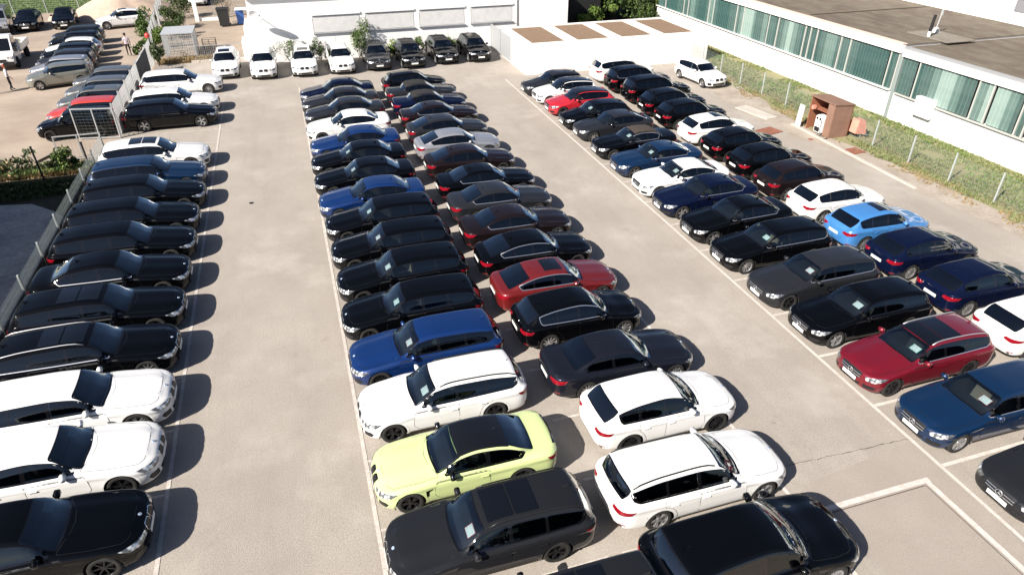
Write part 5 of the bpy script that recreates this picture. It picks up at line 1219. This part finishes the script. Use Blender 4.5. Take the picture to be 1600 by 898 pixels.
# ================================================================== the cars
ORD = ['nearest', 'second', 'third', 'fourth', 'fifth', 'sixth', 'seventh', 'eighth', 'ninth', 'tenth', 'eleventh', 'twelfth', 'thirteenth', 'fourteenth', 'fifteenth', 'sixteenth', 'seventeenth', 'eighteenth']
CNAME = dict(black='black', navy='dark navy', midblue='mid blue', blue='deep blue', white='white', lime='lime yellow', grey='grey', darkgrey='matt dark grey', silver='silver', brown='dark brown', red='dark red', copper='copper red', tomato='bright red', orangered='orange red', sky='bright sky blue', champagne='champagne', pewter='pewter grey', steel='blue grey')
KN = dict(estate='estate car', estate5='long estate car', saloon='saloon car', saloon5='long saloon car', coupe='coupe', fastback='fastback car', cabriolet='convertible', suv='tall SUV', crossover='crossover SUV', hatch='hatchback', mini='boxy hatchback')
CATS = dict(suv='SUV', crossover='SUV', cabriolet='convertible')
def feat(o):
    t = []
    if o.get('trim') == 'chrome': t.append('chrome window trim')
    if o.get('rails') == 'chrome': t.append('silver roof rails')
    ro = o.get('roofopt')
    if ro: t.append({'sunroof': 'a sunroof', 'panorama': 'a double glass roof', 'glassroof': 'a black glass roof', 'blackroof': 'a black roof', 'blackroof_m': 'a black roof and mirrors', 'softblack': 'black fabric roof', 'softbrown': 'brown fabric roof'}[ro])
    return (' with ' + t[0]) if t else ''
RECS = []
SC = dict(estate=.965, saloon=.965, coupe=.95, fastback=.94, cabriolet=.95, suv=.94, crossover=.935, hatch=.955, mini=.92, estate5=1., saloon5=1.)
def row(items, rowname, group, defx, head, face, anchor):
    """items from far to near: (anchor x, anchor y, kind, colour, options); the anchor is the part of the car at a known place"""
    n = len(items)
    for i, (ax, ay, kind, col, o) in enumerate(items):
        o = dict(o); T = TYPES[kind]; ks = o.pop('ks', SC[kind]); Ln = T['L'] * ks; sheet_ = o.pop('sheet', None); dh = o.pop('dh', None)
        if anchor == 'lamp': cx_, cy_ = ax + .28 - Ln / 2, ay + .62
        elif anchor == 'roof': cx_, cy_ = ax - T['wt'][0] * ks + Ln / 2, ay
        elif anchor == 'tail': cx_, cy_ = ax + Ln / 2 - .12, ay + .66
        elif anchor == 'nose': cx_, cy_ = ax + Ln / 2, ay
        elif anchor == 'front': cx_, cy_ = ax, ay + Ln / 2
        o.setdefault('face', face); (o.setdefault('seatcol', 'light') if (i * 7 + len(rowname)) % 4 == 0 else None); o.setdefault('rim', ['s5', 'sm', 's7', 'bm', 's6', 'b5'][(i * 5 + len(rowname)) % 6])
        nth = ORD[n - 1 - i] if n - 1 - i < len(ORD) else ''
        lb = '%s %s%s, %s in %s' % (CNAME[col], KN[kind], feat(o), nth, rowname)
        if len(lb.split()) > 16: lb = '%s %s, %s in %s' % (CNAME[col], KN[kind], nth, rowname)
        hd = head + (dh if dh is not None else rnd.uniform(-.7, .7))
        c = car(cx_, cy_, hd, lb, kind, col, group, CATS.get(kind, 'car'), **o); c.scale = (ks,) * 3
        RECS.append((c, kind, lb, sheet_, CNAME[col] + ' ' + KN[kind] + ', ' + nth + ' in ' + rowname))
ch = dict(trim='chrome')
row([(-4.86, 48.48, 'estate5', 'white', dict(rim='sm')), (-4.86, 44.09, 'estate5', 'white', dict(rim='s7')), (-4.86, 41.71, 'estate5', 'black', dict(rim='s5'))], 'the trio behind the yard gate', 'cars parked beyond the yard gate', 0, 0, 'kidney', 'lamp')
row([(-4.90, 34.95, 'estate5', 'white', dict(roofopt='panorama', rim='s5')), (-4.90, 32.38, 'estate5', 'midblue', dict(rim='bm')), (-4.80, 30.0, 'estate5', 'black', dict(rim='bm')), (-4.90, 27.58, 'estate5', 'black', dict(rim='b5')),
     (-4.87, 25.29, 'estate5', 'black', dict(rim='bm')), (-4.89, 22.92, 'saloon5', 'black', dict(trim='chrome', rim='b7')), (-4.88, 20.58, 'estate5', 'black', dict(rim='b5', roofopt='panorama')), (-4.86, 18.27, 'estate5', 'black', dict(trim='chrome', rails='chrome', rim='sm', roofopt='panorama')),
     (-4.80, 15.94, 'estate5', 'white', dict(rim='s5')), (-4.85, 13.74, 'saloon5', 'white', dict(rim='b5', sheet='far')), (-4.86, 11.41, 'saloon5', 'black', dict(rim='b7', sheet='far'))], 'the left row by the fence', 'cars in the left row beside the fence', 0, 0, 'kidney', 'lamp')
row([(2.12, 44.15, 'saloon', 'navy', dict(rim='sm')), (2.12, 42.12, 'saloon', 'grey', dict()), (2.16, 39.91, 'saloon', 'grey', dict(rim='sm')), (2.12, 37.39, 'saloon', 'white', dict(rim='b5')), (2.17, 34.6, 'saloon', 'blue', dict(rim='bm')),
     (2.08, 32.27, 'saloon', 'black', dict(sheet='near')), (2.08, 29.97, 'saloon', 'black', dict(sheet='near')), (2.10, 27.59, 'saloon', 'blue', dict(rim='bm')), (2.21, 25.4, 'estate', 'black', dict(sheet='near', rim='bm')), (2.24, 23.09, 'estate', 'black', dict(sheet='near', rim='bm')),
     (2.25, 20.85, 'estate', 'black', dict(sheet='near', rim='b5')), (2.18, 18.58, 'estate', 'black', dict(sheet='near', rim='b5')), (2.18, 16.35, 'estate', 'blue', dict(sheet='near', rim='bm')), (2.19, 14.15, 'estate', 'white', dict(sheet='near', rim='b5', rails='black')),
     (2.24, 11.75, 'coupe', 'lime', dict(roofopt='blackroof_m', rim='b5', face='tall')), (2.22, 9.52, 'estate', 'darkgrey', dict(sheet='near', roofopt='panorama', rim='b5', rails='black')), (2.9, 7.05, 'estate', 'darkgrey', dict(roofopt='panorama', rim='b5'))], 'the middle row facing left', 'middle row cars facing left', 0, 180, 'kidney', 'roof')
row([(5.40, 44.04, 'hatch', 'black', dict()), (5.32, 41.81, 'cabriolet', 'grey', dict(roofopt='softblack')), (5.36, 39.53, 'cabriolet', 'navy', dict(roofopt='softblack')), (5.40, 37.15, 'coupe', 'brown', ch), (5.36, 34.67, 'fastback', 'grey', dict()),
     (5.35, 32.26, 'fastback', 'silver', dict(trim='black')), (5.38, 29.83, 'fastback', 'brown', dict()), (5.4, 27.2, 'coupe', 'black', ch), (5.4, 24.99, 'coupe', 'grey', ch), (5.36, 22.63, 'coupe', 'brown', ch),
     (5.38, 20.35, 'fastback', 'black', ch), (5.35, 18.09, 'fastback', 'copper', dict(trim='chrome', roofopt='sunroof', rim='s5')), (5.43, 15.92, 'crossover', 'black', dict(trim='chrome', rim='sm')), (5.55, 13.51, 'coupe', 'steel', dict(rim='sm')),
     (5.90, 11.30, 'crossover', 'white', dict(rim='bm')), (5.33, 8.96, 'estate', 'white', dict(rim='s5', rails='black')), (5.30, 6.62, 'hatch', 'black', dict(rim='sm', sheet='far', ks=1.06))], 'the middle row facing right', 'middle row cars facing right', 0, 0, 'kidney', 'tail')
row([(13.9, 41.92, 'hatch', 'grey', dict()), (14.02, 40.01, 'hatch', 'white', dict(roofopt='blackroof')), (14.02, 37.68, 'hatch', 'tomato', dict(roofopt='blackroof', rim='bm')), (13.95, 35.09, 'hatch', 'black', dict(sheet='near')), (14.05, 33.17, 'fastback', 'grey', dict()),
     (13.95, 30.44, 'cabriolet', 'black', dict(roofopt='softbrown', trim='chrome', seatcol='light', sheet='near')), (13.94, 28.04, 'coupe', 'midblue', dict(trim='chrome', rim='s5', sheet='near')), (13.93, 25.62, 'coupe', 'white', dict(rim='sm', sheet='near')), (13.9, 23.5, 'saloon', 'navy', dict(trim='chrome', rim='s5')), (13.9, 21.12, 'saloon', 'black', dict(trim='chrome', rim='s5')),
     (13.88, 18.8, 'estate', 'black', dict(trim='chrome', rim='sm', sheet='near')), (13.84, 16.3, 'estate', 'grey', dict(trim='chrome', rim='b5', sheet='near')), (13.90, 14.08, 'estate', 'black', dict(rim='s5', sheet='near')), (13.86, 11.75, 'estate', 'red', dict(trim='chrome', rails='chrome', roofopt='glassroof', rim='b5', sheet='near')),
     (13.88, 9.45, 'estate', 'midblue', dict(trim='chrome', rim='s7', sheet='near')), (13.95, 6.96, 'estate', 'darkgrey', dict(trim='chrome', rim='s5'))], 'the right row facing the aisle', 'right row cars facing the aisle', 0, 180, 'star', 'nose')
row([(19.45, 42.63, 'suv', 'white', dict()), (19.45, 40.19, 'suv', 'black', dict(trim='chrome')), (19.5, 37.73, 'suv', 'black', dict()), (19.4, 35.2, 'crossover', 'black', dict()), (19.35, 32.92, 'crossover', 'black', dict(rim='sm')),
     (19.33, 30.18, 'crossover', 'white', dict(roofopt='sunroof')), (19.34, 27.8, 'crossover', 'black', dict(rim='sm')), (19.3, 25.41, 'crossover', 'black', dict()), (19.28, 23.11, 'crossover', 'brown', dict(rim='s5')), (19.28, 20.68, 'crossover', 'white', dict()),
     (19.24, 18.26, 'crossover', 'sky', dict(roofopt='sunroof', rim='sm')), (19.25, 15.99, 'crossover', 'navy', dict(rim='sm')), (19.25, 13.53, 'crossover', 'navy', dict(rim='sm')), (19.15, 11.17, 'crossover', 'white', dict(rim='sm'))], 'the right row facing the hall', 'right row cars facing the hall', 0, 0, 'kidney', 'tail')
row([(-4.5, 51.3, 'suv', 'white', dict(roofopt='sunroof')), ], 'the short run by the cage', None, 0, -90, 'kidney', 'front')
FR = [(-1.95, 50.38, 'suv', 'white', {}, 'white tall SUV facing the camera, left end of the wall row'), (.81, 50.2, 'suv', 'white', dict(roofopt='sunroof'), 'white tall SUV with a sunroof, second in the wall row'), (3.37, 50.12, 'suv', 'white', {}, 'white tall SUV, third from the left in the wall row'),
      (5.96, 50.24, 'suv', 'grey', {}, 'grey tall SUV with black grille in the wall row'), (8.43, 50.13, 'suv', 'black', dict(seatcol='light'), 'black tall SUV with beige seats in the wall row'), (11.0, 50.6, 'suv', 'black', {}, 'black tall SUV, second from the right in the wall row'), (13.5, 50.5, 'suv', 'black', dict(rim='s5'), 'black tall SUV at the right end of the wall row')]
for x, y, k, col, o, lb in FR: c = car(x, y + 2.35, -90 + rnd.uniform(-1.5, 1.5), lb, k, col, 'SUVs parked against the white building', 'SUV', face='kidney', **o); c.scale = (.94,) * 3; c.location.y -= .15; RECS.append((c, k, lb, 'far' if x > 0 else None, lb.replace(' in the wall row', '')))
car(26.5, 41.3, -84, 'white hatchback parked alone beside the wire fence', 'hatch', 'white', None, 'car', face='kidney', rim='s5').scale = (.95,) * 3
YG = 'small cars in the gravel yard'
for x, y, hd, k, col, o, lb in [(-11.8, 42.1, 180, 'mini', 'black', dict(rim='b5'), 'black boxy hatchback behind the open mesh gate'), (-11.8, 44.15, 181, 'mini', 'orangered', {}, 'orange red boxy hatchback behind the black one'), (-11.8, 46.6, 180, 'mini', 'pewter', dict(roofopt='sunroof'), 'grey boxy hatchback with a sunroof behind the red one'),
        (-11.85, 48.9, 179, 'mini', 'pewter', {}, 'grey boxy hatchback, second behind the red one'), (-11.9, 51.4, 180, 'mini', 'pewter', {}, 'grey boxy hatchback nearest the dark fence screen'), (-15.1, 53.5, 195, 'mini', 'champagne', dict(rim='s6'), 'champagne boxy hatchback beside the standing people'),
        (-15.4, 55.6, 180, 'mini', 'silver', {}, 'silver boxy hatchback behind the champagne one'), (-15.5, 57.7, 180, 'mini', 'grey', {}, 'grey boxy hatchback second behind the champagne one'), (-15.7, 59.8, 180, 'mini', 'black', {}, 'black boxy hatchback in front of the white one'), (-15.9, 62.0, 181, 'hatch', 'white', {}, 'white hatchback in the middle of the yard row'),
        (-16.2, 64.4, 180, 'mini', 'black', {}, 'black boxy hatchback behind the white one in the yard'), (-16.5, 66.9, 180, 'mini', 'grey', {}, 'dark grey hatchback, farthest in the yard row')]:
    c = car(x, y, hd, lb, k, col, YG, 'car', face='round' if k == 'mini' else 'star', **o)
    c.scale = (.91, .93, .97)
car(-14.1, 73.2, 192, 'white SUV with a sunroof in front of the sand heap', 'crossover', 'white', None, 'SUV', face='kidney', roofopt='sunroof', rim='sm')
car(-22.1, 75.0, -84, 'black SUV beside the grey van in the yard', 'crossover', 'black', None, 'SUV', face='star')
car(-19.2, 75.2, -82, 'black compact SUV right of the other black one in the yard', 'crossover', 'black', None, 'SUV', face='star')
car(-8.3, 84.1, -92, 'white SUV far back on the lane behind the cage', 'suv', 'white', None, 'SUV', face='kidney')

# papers lying under the windscreens
pb = MB(); pb.box((0, 0, 0), (.21, .30, .003)); pb.box((0, 0, .003), (.19, .27, .002), 1)
PS = [pb.mesh('paper_sheet', [M['paper'], M['paper']]), pb.mesh('paper_sheet', [M['papergreen'], M['paper']]), pb.mesh('paper_sheet', [M['paperred'], M['paper']])]
for i, (c, kind, lb, side_, short) in enumerate(RECS):
    if not side_: continue
    T = TYPES[kind]; s_ = CACHE[('shape', kind)]; hd = c.rotation_euler.z
    nearleft = math.cos(hd) < -.5      # nose to the left: the camera sees the car's left side
    sg = 1 if (nearleft == (side_ == 'near')) else -1
    if abs(math.cos(hd)) < .5: sg = 1
    x = T['L'] / 2 - T['cowl'] - .40; y = sg * .38
    h = s_.down((x, y)); h2 = s_.down((x - .1, y)); sl = math.atan2(h2[0].z - h[0].z, .1)
    mtx = Matrix.Translation((c.location.x, c.location.y, 0)) @ Matrix.Rotation(hd, 4, 'Z') @ Matrix.Scale(c.scale.x, 4) @ Matrix.Translation((x, y, h[0].z - .035)) @ Matrix.Rotation(sl, 4, 'Y')
    o = obj('paper_sheet', PS[(i * 7) % 3 if kind.startswith('estate') else 0]); o.matrix_world = mtx; lp_ = 'white paper in ' + short; o['label'] = lp_ if len(lp_.split()) <= 16 else lp_.replace('facing the camera, ', '').replace(' car,', ','); o['category'] = 'paper'; o['group'] = 'papers lying under windscreens'
